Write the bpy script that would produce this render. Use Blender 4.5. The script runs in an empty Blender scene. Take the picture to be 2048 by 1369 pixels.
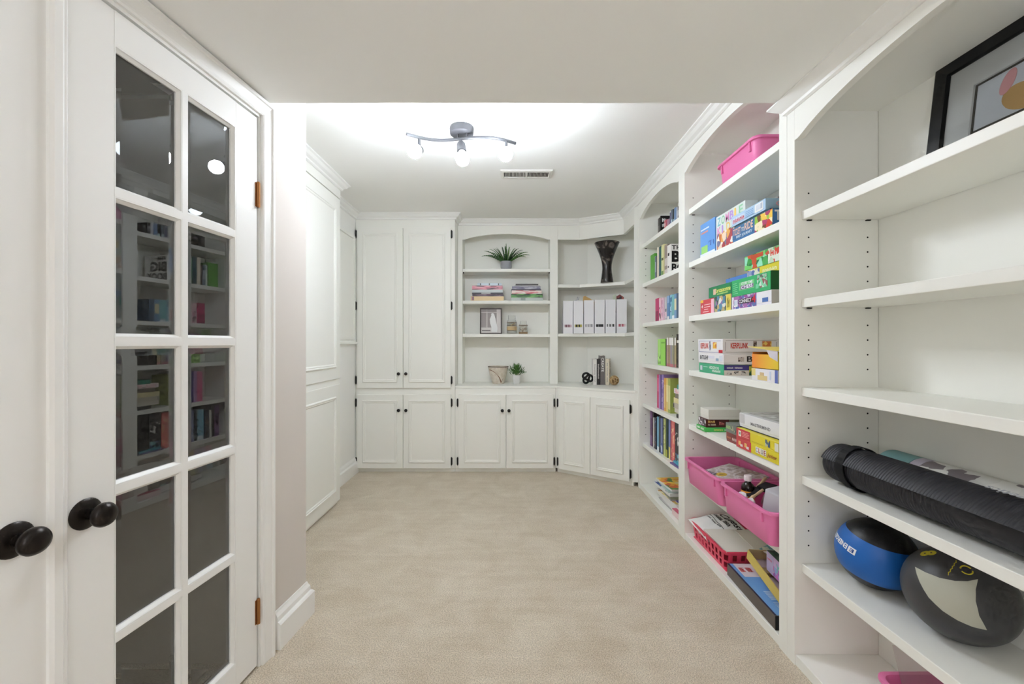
import bpy, bmesh, math, random
from mathutils import Vector, Matrix
random.seed(7)
PI = math.pi
scn = bpy.context.scene
C = scn.collection

# ------------------------------------------------------------------ camera, light, exposure
H = 1.22                      # eye height
F = 853.3                     # focal length in pixels of a 2048 px wide frame (15 mm on 36 mm)
cam_d = bpy.data.cameras.new('camera'); cam = bpy.data.objects.new('camera', cam_d); C.objects.link(cam)
cam_d.sensor_width = 36.0; cam_d.lens = 15.0; cam_d.clip_start = 0.02
cam_d.shift_y = 2.5/2048
cam.location = (0, 0, H); cam.rotation_euler = (PI/2, 0, 0)
scn.camera = cam
world = bpy.data.worlds.new('world'); scn.world = world; world.use_nodes = True
world.node_tree.nodes['Background'].inputs[0].default_value = (0.9, 0.9, 0.9, 1)
world.node_tree.nodes['Background'].inputs[1].default_value = 0.0
BULB = 228.0                  # radiance of the three track-light bulbs
FILL = 108.0                   # radiance of the added fill lamp behind the camera
vs = scn.view_settings
vs.view_transform = 'Standard'; vs.look = 'None'; vs.gamma = 1.0; vs.use_curve_mapping = False
vs.exposure = 0.46
cy = scn.cycles
cy.diffuse_bounces = 8; cy.glossy_bounces = 3; cy.transmission_bounces = 8; cy.max_bounces = 10
cy.use_light_tree = False
cy.use_adaptive_sampling = True; cy.adaptive_min_samples = 12; cy.adaptive_threshold = 0.05

# ------------------------------------------------------------------ helpers: colour, materials
def lin(v):
    v /= 255.0
    return v/12.92 if v <= 0.04045 else ((v+0.055)/1.055)**2.4
def rgb(r, g, b): return (lin(r), lin(g), lin(b), 1.0)
MATS = {}
def mat(key, col, rough=0.5, metal=0.0, spec=0.5, coat=0.0, trans=0.0, alpha=1.0, ior=1.45, emit=0.0):
    if key in MATS: return MATS[key]
    m = bpy.data.materials.new(key); m.use_nodes = True
    b = m.node_tree.nodes['Principled BSDF']
    b.inputs['Base Color'].default_value = rgb(*col)
    b.inputs['Roughness'].default_value = rough
    b.inputs['Metallic'].default_value = metal
    b.inputs['Specular IOR Level'].default_value = spec
    b.inputs['Coat Weight'].default_value = coat
    b.inputs['Transmission Weight'].default_value = trans
    b.inputs['Alpha'].default_value = alpha
    b.inputs['IOR'].default_value = ior
    if emit:
        b.inputs['Emission Color'].default_value = rgb(*col); b.inputs['Emission Strength'].default_value = emit
    MATS[key] = m
    return m
def nodes(m): return m.node_tree.nodes, m.node_tree.links, m.node_tree.nodes['Principled BSDF']
def add_bump(m, scale, strength, dist=0.002, kind='ShaderNodeTexNoise', detail=1):
    n, l, b = nodes(m)
    tc = n.new('ShaderNodeTexCoord'); t = n.new(kind); bp = n.new('ShaderNodeBump')
    t.inputs['Scale'].default_value = scale
    if 'Detail' in t.inputs: t.inputs['Detail'].default_value = detail
    l.new(tc.outputs['Object'], t.inputs['Vector'])
    l.new(t.outputs[0], bp.inputs['Height'])
    bp.inputs['Strength'].default_value = strength; bp.inputs['Distance'].default_value = dist
    l.new(bp.outputs[0], b.inputs['Normal'])
    return m
def mix_noise(m, c1, c2, scale, lo=0.4, hi=0.6, detail=4, rough=0.55):
    n, l, b = nodes(m)
    tc = n.new('ShaderNodeTexCoord'); t = n.new('ShaderNodeTexNoise'); r = n.new('ShaderNodeValToRGB')
    t.inputs['Scale'].default_value = scale; t.inputs['Detail'].default_value = detail; t.inputs['Roughness'].default_value = rough
    l.new(tc.outputs['Object'], t.inputs['Vector']); l.new(t.outputs[0], r.inputs[0])
    r.color_ramp.elements[0].position = lo; r.color_ramp.elements[0].color = rgb(*c1)
    r.color_ramp.elements[1].position = hi; r.color_ramp.elements[1].color = rgb(*c2)
    l.new(r.outputs[0], b.inputs['Base Color'])
    return m
def art(key, cols, scale=40.0, rough=0.35, kind='V', stretch=(1, 1, 1)):
    """printed artwork: patches of several inks"""
    if key in MATS: return MATS[key]
    m = mat(key, cols[0], rough)
    n, l, b = nodes(m)
    tc = n.new('ShaderNodeTexCoord'); mp = n.new('ShaderNodeMapping'); r = n.new('ShaderNodeValToRGB')
    mp.inputs['Scale'].default_value = stretch
    l.new(tc.outputs['Object'], mp.inputs[0])
    if kind == 'V':
        ns = n.new('ShaderNodeTexNoise'); ns.inputs['Scale'].default_value = scale*0.8
        ad = n.new('ShaderNodeVectorMath'); ad.operation = 'MULTIPLY_ADD'
        ad.inputs[1].default_value = (0.6/scale,)*3
        t = n.new('ShaderNodeTexVoronoi'); t.inputs['Scale'].default_value = scale
        l.new(mp.outputs[0], ns.inputs['Vector']); l.new(ns.outputs['Color'], ad.inputs[0]); l.new(mp.outputs[0], ad.inputs[2])
        l.new(ad.outputs[0], t.inputs['Vector'])
        sp = n.new('ShaderNodeSeparateColor'); l.new(t.outputs['Color'], sp.inputs[0]); l.new(sp.outputs[0], r.inputs[0])
        r.color_ramp.interpolation = 'CONSTANT'
    else:
        t = n.new('ShaderNodeTexNoise'); t.inputs['Scale'].default_value = scale; t.inputs['Detail'].default_value = 3
        l.new(mp.outputs[0], t.inputs['Vector']); l.new(t.outputs[0], r.inputs[0])
    e = r.color_ramp.elements
    k = len(cols)
    lo, hi = (0.0, 1.0) if kind == 'V' else (0.3, 0.7)
    e[0].position = lo; e[0].color = rgb(*cols[0])
    e[1].position = lo+(hi-lo)*(k-1)/k if kind == 'V' else hi; e[1].color = rgb(*cols[-1])
    for i in range(1, k-1):
        q = e.new(lo+(hi-lo)*i/(k if kind == 'V' else k-1)); q.color = rgb(*cols[i])
    l.new(r.outputs[0], b.inputs['Base Color'])
    return m

# ------------------------------------------------------------------ helpers: meshes and objects
class MB:
    def __init__(s): s.v = []; s.f = []
    def add(s, vs_, fs):
        o = len(s.v); s.v += [Vector(p) for p in vs_]; s.f += [tuple(i+o for i in f) for f in fs]; return s
    def box(s, x0, x1, y0, y1, z0, z1):
        if x0 > x1: x0, x1 = x1, x0
        if y0 > y1: y0, y1 = y1, y0
        if z0 > z1: z0, z1 = z1, z0
        return s.add([(x0,y0,z0),(x1,y0,z0),(x1,y1,z0),(x0,y1,z0),(x0,y0,z1),(x1,y0,z1),(x1,y1,z1),(x0,y1,z1)],
                     [(0,3,2,1),(4,5,6,7),(0,1,5,4),(1,2,6,5),(2,3,7,6),(3,0,4,7)])
    def prism(s, poly, lo, hi, ax='z'):
        """extrude a polygon of (a,b): ax z -> (a,b,h); x -> (h,a,b); y -> (a,h,b)"""
        n = len(poly)
        def P(a, b, h): return (a,b,h) if ax == 'z' else ((h,a,b) if ax == 'x' else (a,h,b))
        area = sum(poly[i][0]*poly[(i+1)%n][1]-poly[(i+1)%n][0]*poly[i][1] for i in range(n))
        if (area < 0) != (ax == 'y'): poly = poly[::-1]
        vs_ = [P(a,b,lo) for a,b in poly]+[P(a,b,hi) for a,b in poly]
        fs = [tuple(range(n-1,-1,-1)), tuple(range(n,2*n))]+[(i,(i+1)%n,n+(i+1)%n,n+i) for i in range(n)]
        return s.add(vs_, fs)
    def lathe(s, prof, n=24, c=(0,0,0), cap=True):
        k = len(prof); vs_ = []
        for r, z in prof:
            for i in range(n):
                a = 2*PI*i/n; vs_.append((c[0]+r*math.cos(a), c[1]+r*math.sin(a), c[2]+z))
        fs = [(j*n+i, j*n+(i+1)%n, (j+1)*n+(i+1)%n, (j+1)*n+i) for j in range(k-1) for i in range(n)]
        if cap: fs += [tuple(range(n-1,-1,-1)), tuple((k-1)*n+i for i in range(n))]
        return s.add(vs_, fs)
    def tube(s, pts, rad, n=10, closed=False, cap=True):
        pts = [Vector(p) for p in pts]; k = len(pts)
        rads = rad if isinstance(rad, (list, tuple)) else [rad]*k
        vs_ = []; up = Vector((0.13, 0.31, 0.94)); prev = None
        for i, p in enumerate(pts):
            if closed: d = pts[(i+1)%k]-pts[i-1]
            else: d = pts[min(i+1,k-1)]-pts[max(i-1,0)]
            d.normalize()
            if prev is None:
                a = d.cross(up); a.normalize()
            else:
                a = prev-d*prev.dot(d); a.normalize()
            prev = a; b = d.cross(a)
            for j in range(n):
                t = 2*PI*j/n; vs_.append(p+(a*math.cos(t)+b*math.sin(t))*rads[i])
        m = k if closed else k-1
        fs = [(i*n+j, i*n+(j+1)%n, ((i+1)%k)*n+(j+1)%n, ((i+1)%k)*n+j) for i in range(m) for j in range(n)]
        if not closed and cap: fs += [tuple(range(n-1,-1,-1)), tuple((k-1)*n+j for j in range(n))]
        return s.add(vs_, fs)
    def sphere(s, r, c=(0,0,0), n=20, k=12, sz=1.0):
        prof = [(max(1e-4, r*math.sin(PI*i/k)), -r*sz*math.cos(PI*i/k)) for i in range(k+1)]
        return s.lathe(prof, n, c)
    def loft(s, loops, close_bottom=True, close_top=False):
        n = len(loops[0]); vs_ = [p for lp in loops for p in lp]; k = len(loops)
        fs = [(j*n+i, j*n+(i+1)%n, (j+1)*n+(i+1)%n, (j+1)*n+i) for j in range(k-1) for i in range(n)]
        if close_bottom: fs.append(tuple(range(n-1,-1,-1)))
        if close_top: fs.append(tuple((k-1)*n+i for i in range(n)))
        return s.add(vs_, fs)
    def xf(s, M):
        s.v = [M @ p for p in s.v]; return s
def sweep(path, prof, fn, closed=False, side=1):
    """mitred sweep: path of 2D points, profile of (offset, height); fn maps (a, b, h) to 3D"""
    mb = MB(); n = len(path); k = len(prof); rows = []
    for i in range(n):
        p = Vector(path[i])
        if closed or 0 < i < n-1:
            d0 = (p-Vector(path[i-1])).normalized(); d1 = (Vector(path[(i+1)%n])-p).normalized()
        elif i == 0: d0 = d1 = (Vector(path[1])-p).normalized()
        else: d0 = d1 = (p-Vector(path[i-1])).normalized()
        n0 = Vector((-d0.y, d0.x))*side; n1 = Vector((-d1.y, d1.x))*side
        m = n0+n1; m = m/max(1e-6, m.dot(n0)) if m.length > 1e-6 else n0
        rows.append([fn(p.x+m.x*o, p.y+m.y*o, h) for o, h in prof])
    vs_ = [q for r in rows for q in r]; fs = []
    for i in range(n if closed else n-1):
        for j in range(k):
            a = i*k+j; b = i*k+(j+1)%k; i2 = (i+1)%n
            fs.append((a, b, i2*k+(j+1)%k, i2*k+j))
    if not closed: fs += [tuple(range(k-1,-1,-1)), tuple((n-1)*k+j for j in range(k))]
    return mb.add(vs_, fs)

WLOC = {}
def wloc(o):
    return WLOC.get(o.name, Vector((0,0,0))) if o is not None else Vector((0,0,0))
def build(name, mb, m, parent=None, world_=True, bevel=0.0, smooth=False, seg=1, origin=None):
    """link a mesh object; coordinates are world ones (world_) or already local to the parent"""
    off = wloc(parent) if world_ else Vector((0,0,0))
    o_loc = Vector(origin) if origin is not None else (off if parent is not None else Vector((0,0,0)))
    me = bpy.data.meshes.new(name)
    me.from_pydata([tuple(p-o_loc) if world_ else tuple(p) for p in mb.v], [], mb.f)
    bm = bmesh.new(); bm.from_mesh(me); bmesh.ops.recalc_face_normals(bm, faces=bm.faces); bm.to_mesh(me); bm.free()
    me.materials.append(m)
    if smooth:
        me.polygons.foreach_set('use_smooth', [True]*len(me.polygons))
    o = bpy.data.objects.new(name, me); C.objects.link(o)
    if parent is not None: o.parent = parent
    if world_:
        o.location = o_loc-off
        WLOC[o.name] = o_loc.copy()
    if bevel:
        bv = o.modifiers.new('bevel', 'BEVEL'); bv.width = bevel; bv.segments = seg; bv.limit_method = 'ANGLE'; bv.angle_limit = 0.7
    if smooth:
        try:
            bpy.context.view_layer.objects.active = o
        except Exception: pass
        es = o.modifiers.new('edges', 'EDGE_SPLIT'); es.split_angle = 0.75
    return o
def tag(o, label, cat, group=None):
    o['label'] = label; o['category'] = cat
    if group: o['group'] = group
    return o
def struct(o, label=None):
    o['kind'] = 'structure'
    if label: o['label'] = label
    return o
def thing(name, label, cat, loc=(0,0,0), rot=(0,0,0), group=None):
    o = bpy.data.objects.new(name, None); C.objects.link(o); o.empty_display_size = 0.05
    o.location = loc; o.rotation_euler = rot
    WLOC[o.name] = Vector(loc)
    return tag(o, label, cat, group)
FONTC = {}
def text_mb(s, shear=0.0, bold=0.0):
    key = (s, shear, bold)
    if s.startswith('~') and key not in FONTC:        # print too small to read: rows of little strokes
        rnd = random.Random(len(s)*31+ord(s[1])); v = []; f = []
        n = len(s)-1
        for i, ch in enumerate(s[1:]):
            if ch == ' ': continue
            x0 = i/n; w = 0.82/n
            strokes = [(x0, x0+w*0.30, 0.0, rnd.uniform(0.75, 1.0)), (x0+w*0.62, x0+w*0.95, 0.0, rnd.uniform(0.6, 0.95))]
            yb = rnd.uniform(0.1, 0.65); strokes.append((x0+w*0.30, x0+w*0.62, yb, yb+0.22))
            for a, b, c, d in strokes:
                k = len(v); v += [(a, c), (b, c), (b, d), (a, d)]; f.append((k, k+1, k+2, k+3))
        FONTC[key] = (v, f)
    if key not in FONTC:
        cu = bpy.data.curves.new('t', 'FONT'); cu.body = s; cu.size = 1.0; cu.shear = shear; cu.resolution_u = 3; cu.offset = bold
        ob = bpy.data.objects.new('t', cu); me = bpy.data.meshes.new_from_object(ob)
        v = [p.co.copy() for p in me.vertices]; f = [tuple(p.vertices) for p in me.polygons]
        bpy.data.objects.remove(ob); bpy.data.curves.remove(cu); bpy.data.meshes.remove(me)
        x0 = min(p.x for p in v); x1 = max(p.x for p in v); y0 = min(p.y for p in v); y1 = max(p.y for p in v)
        FONTC[key] = ([((p.x-x0)/(x1-x0), (p.y-y0)/(y1-y0)) for p in v], f)
    return FONTC[key]
def lettering(s, p, r, u, w, h, m, parent, world_=True, shear=0.0, lift=0.0008, name='lettering', warp=None, bold=0.02):
    """flat print of the words s in the rectangle p + r*w + u*h"""
    uv, f = text_mb(s, shear, bold)
    p = Vector(p); r = Vector(r).normalized(); u = Vector(u).normalized(); n = r.cross(u)
    mb = MB()
    pts = [(p+r*a*w+u*b*h+n*lift) for a, b in uv]
    if warp: pts = [warp(q) for q in pts]
    mb.add(pts, f)
    o = build(name, mb, m, parent, world_)
    return o
def patch(p, r, u, w, h, m, parent, world_=True, lift=0.0004, name='artwork', th=0.0004):
    p = Vector(p); r = Vector(r).normalized(); u = Vector(u).normalized(); n = r.cross(u)
    mb = MB(); a = p+n*(lift-th); 
    q = [a, a+r*w, a+r*w+u*h, a+u*h]; q2 = [x+n*th for x in q]
    mb.add(q+q2, [(3,2,1,0),(4,5,6,7),(0,1,5,4),(1,2,6,5),(2,3,7,6),(3,0,4,7)])
    return build(name, mb, m, parent, world_)
RX = ((0,-1,0), (0,0,1))      # reading directions on a face turned to the room (-X): right, up
RY = ((1,0,0), (0,0,1))       # on a face turned to the camera (-Y)
def rrect(x0, x1, y0, y1, r, z, n=5):
    pts = []
    for cx, cy, a0 in ((x1-r,y0+r,-PI/2),(x1-r,y1-r,0),(x0+r,y1-r,PI/2),(x0+r,y0+r,PI)):
        for i in range(n+1):
            a = a0+PI/2*i/n; pts.append((cx+r*math.cos(a), cy+r*math.sin(a), z))
    return pts

# ------------------------------------------------------------------ materials of the room
WHITE = mat('white_paint', (241, 241, 238), 0.38)
CREAM = mat('cabinet_white', (241, 241, 235), 0.40)
CEIL = add_bump(mat('ceiling_paint', (244, 244, 241), 0.9, spec=0.2), 250, 0.05)
WALL = add_bump(mat('greige_wall', (215, 208, 201), 0.75, spec=0.3), 180, 0.05)
UNLITWALL = mat('closet_unlit', (52, 50, 47), 0.9, spec=0.1)  # darkness of the unlit closet painted into its wall colour
BLACK = mat('black_iron', (22, 20, 18), 0.42)
BRONZE = mat('oil_rubbed_bronze', (40, 34, 30), 0.32, metal=0.5)
BRASS = mat('aged_brass', (166, 116, 72), 0.35, metal=0.9)
HOLE = mat('pin_hole', (18, 16, 14), 0.9)
PAGES = mat('paper_pages', (226, 220, 206), 0.8)
PAPER = mat('white_paper', (236, 236, 234), 0.6)
CARPET = mat('beige_carpet', (190, 172, 148), 1.0, spec=0.05)
def carpet_nodes(m):
    n, l, b = nodes(m)
    tc = n.new('ShaderNodeTexCoord')
    big = n.new('ShaderNodeTexNoise'); big.inputs['Scale'].default_value = 4.5; big.inputs['Detail'].default_value = 5; big.inputs['Roughness'].default_value = 0.72; big.inputs['Distortion'].default_value = 0.6
    fine = n.new('ShaderNodeTexNoise'); fine.inputs['Scale'].default_value = 210; fine.inputs['Detail'].default_value = 1
    r1 = n.new('ShaderNodeValToRGB'); r1.color_ramp.elements[0].position = 0.36; r1.color_ramp.elements[0].color = rgb(197, 183, 161)
    r1.color_ramp.elements[1].position = 0.66; r1.color_ramp.elements[1].color = rgb(215, 204, 185)
    r2 = n.new('ShaderNodeValToRGB'); r2.color_ramp.elements[0].position = 0.3; r2.color_ramp.elements[0].color = (0.66,)*3+(1,)
    r2.color_ramp.elements[1].position = 0.7; r2.color_ramp.elements[1].color = (1.18,)*3+(1,)
    mx = n.new('ShaderNodeMix'); mx.data_type = 'RGBA'; mx.blend_type = 'MULTIPLY'; mx.inputs[0].default_value = 1.0
    for t in (big, fine): l.new(tc.outputs['Object'], t.inputs['Vector'])
    mp = n.new('ShaderNodeMapping'); mp.inputs['Scale'].default_value = (1.6, 13.0, 1.0); mp.inputs['Rotation'].default_value = (0, 0, 0.25)
    st = n.new('ShaderNodeTexNoise'); st.inputs['Scale'].default_value = 1.7; st.inputs['Detail'].default_value = 1
    l.new(tc.outputs['Object'], mp.inputs[0]); l.new(mp.outputs[0], st.inputs['Vector'])
    mf = n.new('ShaderNodeMix'); mf.data_type = 'FLOAT'; mf.inputs[0].default_value = 0.24
    l.new(big.outputs[0], mf.inputs[2]); l.new(st.outputs[0], mf.inputs[3])
    l.new(mf.outputs[0], r1.inputs[0]); l.new(fine.outputs[0], r2.inputs[0])
    l.new(r1.outputs[0], mx.inputs[6]); l.new(r2.outputs[0], mx.inputs[7]); l.new(mx.outputs[2], b.inputs['Base Color'])
    bp = n.new('ShaderNodeBump'); bp.inputs['Strength'].default_value = 0.55; bp.inputs['Distance'].default_value = 0.006
    l.new(fine.outputs[0], bp.inputs['Height']); l.new(bp.outputs[0], b.inputs['Normal'])
    b.inputs['Sheen Weight'].default_value = 0.25
carpet_nodes(CARPET)

# ------------------------------------------------------------------ room shell
XF = 1.07                    # plane of the bookcase fronts
XS = 1.0965                  # plane of the shelf fronts
XB = 1.388                   # bookcase back
ZC = 2.445                   # ceiling
ZS = 2.152                   # soffit
YS = 1.655                   # end of the soffit
def wall_x(y): return -0.949+0.1*(y-1.653)
struct(build('floor', MB().box(-2.3, 1.45, -2.7, 4.6, -0.05, 0.0), CARPET))
struct(build('ceiling', MB().box(-1.7, 1.45, YS, 4.6, ZC, ZC+0.05), CEIL))
struct(build('soffit', MB().box(-2.3, 1.45, -2.7, YS, ZS, ZC+0.05), CEIL))
struct(build('wall_right', MB().box(1.405, 1.45, -2.7, 4.6, 0, ZC), WALL))
struct(build('wall_back', MB().box(-1.7, 1.45, 4.49, 4.55, 0, ZC), WHITE))
struct(build('wall_rear', MB().box(-2.3, 1.45, -2.7, -2.65, 0, ZC), WALL))
struct(build('wall_alcove', MB().box(-1.58, -1.48, 1.95, 4.49, 0, ZC), WHITE))
wl = MB()
wl.prism([(wall_x(1.625), 1.625), (wall_x(1.912), 1.912), (-1.6, 1.975), (-1.6, 1.625)], 0, ZC)
wl.prism([(wall_x(0.262), 0.262), (wall_x(1.625), 1.625), (wall_x(1.625)-0.12, 1.637), (wall_x(0.262)-0.12, 0.274)], 2.095, ZC)
wl.prism([(wall_x(-2.66), -2.66), (wall_x(0.262), 0.262), (wall_x(0.262)-0.12, 0.274), (wall_x(-2.66)-0.12, -2.64)], 0, ZC)
struct(build('wall_left', wl, WALL))
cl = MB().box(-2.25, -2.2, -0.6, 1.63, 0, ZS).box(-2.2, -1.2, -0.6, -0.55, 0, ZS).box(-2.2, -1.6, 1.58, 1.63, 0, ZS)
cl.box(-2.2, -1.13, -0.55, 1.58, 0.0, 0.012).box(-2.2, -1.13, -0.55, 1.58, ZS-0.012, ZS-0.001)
struct(build('wall_closet', cl, UNLITWALL))

# crown moulding
prof = [(0,0),(0.058,0),(0.058,-0.008),(0.046,-0.014),(0.034,-0.030),(0.016,-0.040),(0.014,-0.050),(0.006,-0.056),(0,-0.056)]
path = [(XF,1.662),(XF,3.62),(1.055,4.03),(0.671,4.24),(-0.54,4.24),(-0.54,4.04),(-1.48,4.04),(-1.48,3.27),(-1.315,3.27),(-1.315,2.3)]
struct(build('trim_1', sweep(path, prof, lambda a, b, h: (a, b, ZC+h)), WHITE), 'white crown moulding running round the cabinets under the ceiling')
prof2 = [(0,0),(0.05,0),(0.05,-0.006),(0.042,-0.012),(0.026,-0.024),(0.014,-0.032),(0.012,-0.042),(0.005,-0.046),(0,-0.046)]
path = [(XF+0.05,1.66),(XF,1.66),(XF,0.5)]
struct(build('trim_2', sweep(path, prof2, lambda a, b, h: (a, b, ZS+h), side=-1), WHITE), 'white crown moulding over the nearest bookcase under the soffit')
# baseboards
bprof = [(0,0),(0.026,0),(0.026,0.098),(0.020,0.106),(0.014,0.110),(0.013,0.128),(0.006,0.142),(0.004,0.150),(0,0.150)]
struct(build('baseboard_left', sweep([(wall_x(1.696),1.696),(wall_x(1.912),1.912),(-1.45,1.963)], bprof, lambda a,b,h: (a,b,h), side=-1), WHITE))
struct(build('baseboard_alcove', sweep([(-1.48,3.27),(-1.48,4.05)], bprof, lambda a,b,h: (a,b,h), side=-1), WHITE))

# ------------------------------------------------------------------ french doors
ANG = math.atan2(1.0, 0.1)
def on_wall(y): return Vector((wall_x(y), y, 0))
GLASS = mat('door_glass', (232, 236, 236), 0.0, trans=1.0, ior=1.75, spec=0.5)
def french_door(name, label, y0, w, mirror):
    """leaf in local axes: x along the wall, -y to the room"""
    root = bpy.data.objects.new(name, None); C.objects.link(root); root.empty_display_size = 0.05
    root.location = on_wall(y0); root.rotation_euler = (0, 0, ANG)
    struct(root, label)
    hz = 2.065; t = 0.036
    u0, u1 = 0.134, w-0.110
    if mirror: u0, u1 = 0.110, w-0.134
    rows = [1.978, 1.602, 1.225, 0.848, 0.471, 0.098]
    L = lambda n, mb, m, p=root, **k: build(n, mb, m, p, False, **k)
    L('stile', MB().box(0.003, u0, 0, t, 0.012, hz), WHITE, bevel=0.0015)
    L('stile', MB().box(u1, w-0.003, 0, t, 0.012, hz), WHITE, bevel=0.0015)
    L('rail', MB().box(u0, u1, 0, t, rows[0], hz), WHITE)
    L('rail', MB().box(u0, u1, 0, t, 0.012, rows[-1]), WHITE)
    um = (u0+u1)/2
    L('glazing_bar', MB().box(um-0.008, um+0.008, 0.0, t, rows[-1], rows[0]), WHITE)
    cells = [(u0, um-0.008), (um+0.008, u1)]
    for z in rows[1:-1]:
        for a, b in cells: L('glazing_bar', MB().box(a, b, 0.0, t, z-0.009, z+0.009), WHITE)
    for i in range(5):
        zt = rows[i]-(0.009 if i else 0); zb = rows[i+1]+(0.009 if i < 4 else 0)
        for a, b in cells:
            # stepped bead round the pane
            pr = [(0, 0.0005), (0.0035, 0.0005), (0.0045, 0.004), (0.0115, 0.011), (0.0115, 0.017), (0, 0.017)]
            L('glazing_bead', sweep([(a,zb),(b,zb),(b,zt),(a,zt)], pr, lambda p, q, h: (p, h, q), closed=True), WHITE)
            a2, b2, c2, d2 = a+0.006, b-0.006, zb+0.006, zt-0.006
            e = 0.024
            def lp(k, y): return [(a2+k,y,c2+k),(b2-k,y,c2+k),(b2-k,y,d2-k),(a2+k,y,d2-k)]
            L('pane', MB().loft([lp(0,0.019), lp(0,0.0165), lp(e,0.0145)], True, True), GLASS)
    # knob and rose
    ku = 0.066 if not mirror else w-0.066
    kz = 0.815
    kr = MB().lathe([(0.0,0.0),(0.036,0.0),(0.0365,0.003),(0.033,0.007),(0.020,0.010),(0.0145,0.012)], 32)
    kn = MB().lathe([(0.013,0.010),(0.0125,0.022),(0.016,0.030),(0.022,0.036),(0.0275,0.044),(0.0285,0.052),(0.025,0.060),(0.016,0.066),(0.0005,0.068)], 32)
    for mb_, nm in ((kr, 'knob_rose'), (kn, 'door_knob')):
        mb_.xf(Matrix.Translation((ku, 0, kz)) @ Matrix.Rotation(PI/2, 4, 'X'))
    k = L('door_knob', kn, BRONZE, smooth=True)
    build('knob_rose', kr, BRONZE, k, False, smooth=True)
    hx = w-0.003 if not mirror else 0.003
    for hzz in (0.215, 1.775):
        hg = MB().lathe([(0.0065,0),(0.0065,0.09),(0.0045,0.094),(0.0045,-0.004)][:3], 12, (hx, -0.005, hzz-0.045))
        hg.box(hx-0.011, hx+0.010, -0.0015, 0.002, hzz-0.045, hzz+0.045)
        L('hinge', hg, BRASS)
    return root
Y_MEET = 0.947
W1 = 0.657
d1 = french_door('door_1', 'white ten-pane french door leaf hinged beside the greige wall', Y_MEET, W1, False)
# astragal on the right leaf
ast = MB().prism([(-0.012,0.0),(-0.012,-0.008),(-0.006,-0.013),(0.010,-0.013),(0.016,-0.009),(0.021,-0.009),(0.026,-0.004),(0.026,0.0)], 0.012, 2.06)
build('astragal', ast, WHITE, d1, False)
d2 = french_door('door_2', 'white french door leaf cut by the left edge of the picture', Y_MEET-0.004-W1/1.005, W1, True)
# jamb and casing, in the wall's local axes
jr = bpy.data.objects.new('trim_3', None); C.objects.link(jr); jr.location = on_wall(Y_MEET); jr.rotation_euler = (0,0,ANG)
struct(jr, 'white door casing and jamb round the french doors')
xl, xr = -W1-0.018, W1+0.006
jb = MB().box(xr, xr+0.016, -0.002, 0.12, 0, 2.095).box(xl-0.016, xl, -0.002, 0.12, 0, 2.095).box(xl-0.016, xr+0.016, -0.002, 0.12, 2.072, 2.095)
jb.box(xr-0.004, xr, 0.038, 0.06, 0, 2.075)
build('jamb', jb, WHITE, jr, False)
cprof = [(0,0.0),(0,-0.010),(0.006,-0.013),(0.014,-0.012),(0.030,-0.014),(0.044,-0.016),(0.047,-0.021),(0.058,-0.021),(0.063,-0.016),(0.063,0.0)]
build('casing', sweep([(xl-0.008,0),(xl-0.008,2.083),(xr+0.008,2.083),(xr+0.008,0)], cprof, lambda a,b,h: (a,h,b)), WHITE, jr, False)

# ------------------------------------------------------------------ cabinet doors
def cab_door(parent, loc, rotz, w, h, knob=None, hinges=None, mold=0.052, t=0.02):
    """door mesh in local axes, front at y=0 turned to -y; knob=(u,v); hinges=(side, [z...])"""
    off = wloc(parent)
    d = build('door', MB().box(0, w, 0, t, 0, h), CREAM, parent, False, bevel=0.002, seg=2)
    d.location = Vector(loc)-off; d.rotation_euler = (0, 0, rotz)
    pr = [(0,0.001),(0,-0.004),(0.005,-0.010),(0.011,-0.010),(0.015,-0.005),(0.021,-0.006),(0.026,-0.003),(0.030,0.001)]
    m = mold
    build('panel_moulding', sweep([(m,m),(w-m,m),(w-m,h-m),(m,h-m)], pr, lambda a,b,q: (a,q,b), closed=True), CREAM, d, False)
    if knob:
        kb = MB().lathe([(0.0005,0),(0.009,0),(0.0065,0.003),(0.0055,0.012),(0.013,0.017),(0.0155,0.022),(0.0145,0.027),(0.008,0.030),(0.0005,0.0305)], 20)
        kb.xf(Matrix.Translation((knob[0], 0, knob[1])) @ Matrix.Rotation(PI/2, 4, 'X'))
        build('knob', kb, BLACK, d, False, smooth=True)
    if hinges:
        side, zs = hinges
        for z in zs:
            x = -0.007 if side == 'L' else w+0.007
            hb = MB().lathe([(0.0035,-0.040),(0.0055,-0.034),(0.0055,0.034),(0.0035,0.040)], 10, (x, -0.003, z))
            hb.box(x-0.009, x+0.009, 0.001, 0.004, z-0.032, z+0.032)
            build('hinge', hb, BLACK, d, False)
    return d

# ---- tall cabinet at the back left
YB = 4.04
tc = thing('tall_cabinet', 'tall white four-door cabinet with black knobs against the back wall', 'cabinet', (-1.01, YB, 0))
mb = MB().box(-1.478, -0.54, YB, 4.485, 0.038, ZC-0.002)
build('carcass', mb, CREAM, tc, bevel=0.001)
build('toe_board', MB().box(-1.478, -0.54, YB+0.012, YB+0.05, 0, 0.038), CREAM, tc)
for x0, x1, sd in ((-1.462, -1.029, 'L'), (-1.025, -0.577, 'R')):
    w = x1-x0
    ku = w-0.035 if sd == 'L' else 0.030
    cab_door(tc, (x0, YB-0.02, 0.798), 0, w, 1.512, (ku, 0.135), (sd, [0.075, 0.775, 1.45]))
    cab_door(tc, (x0, YB-0.02, 0.040), 0, w, 0.695, (ku, 0.549), (sd, [0.068, 0.62]))
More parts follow.
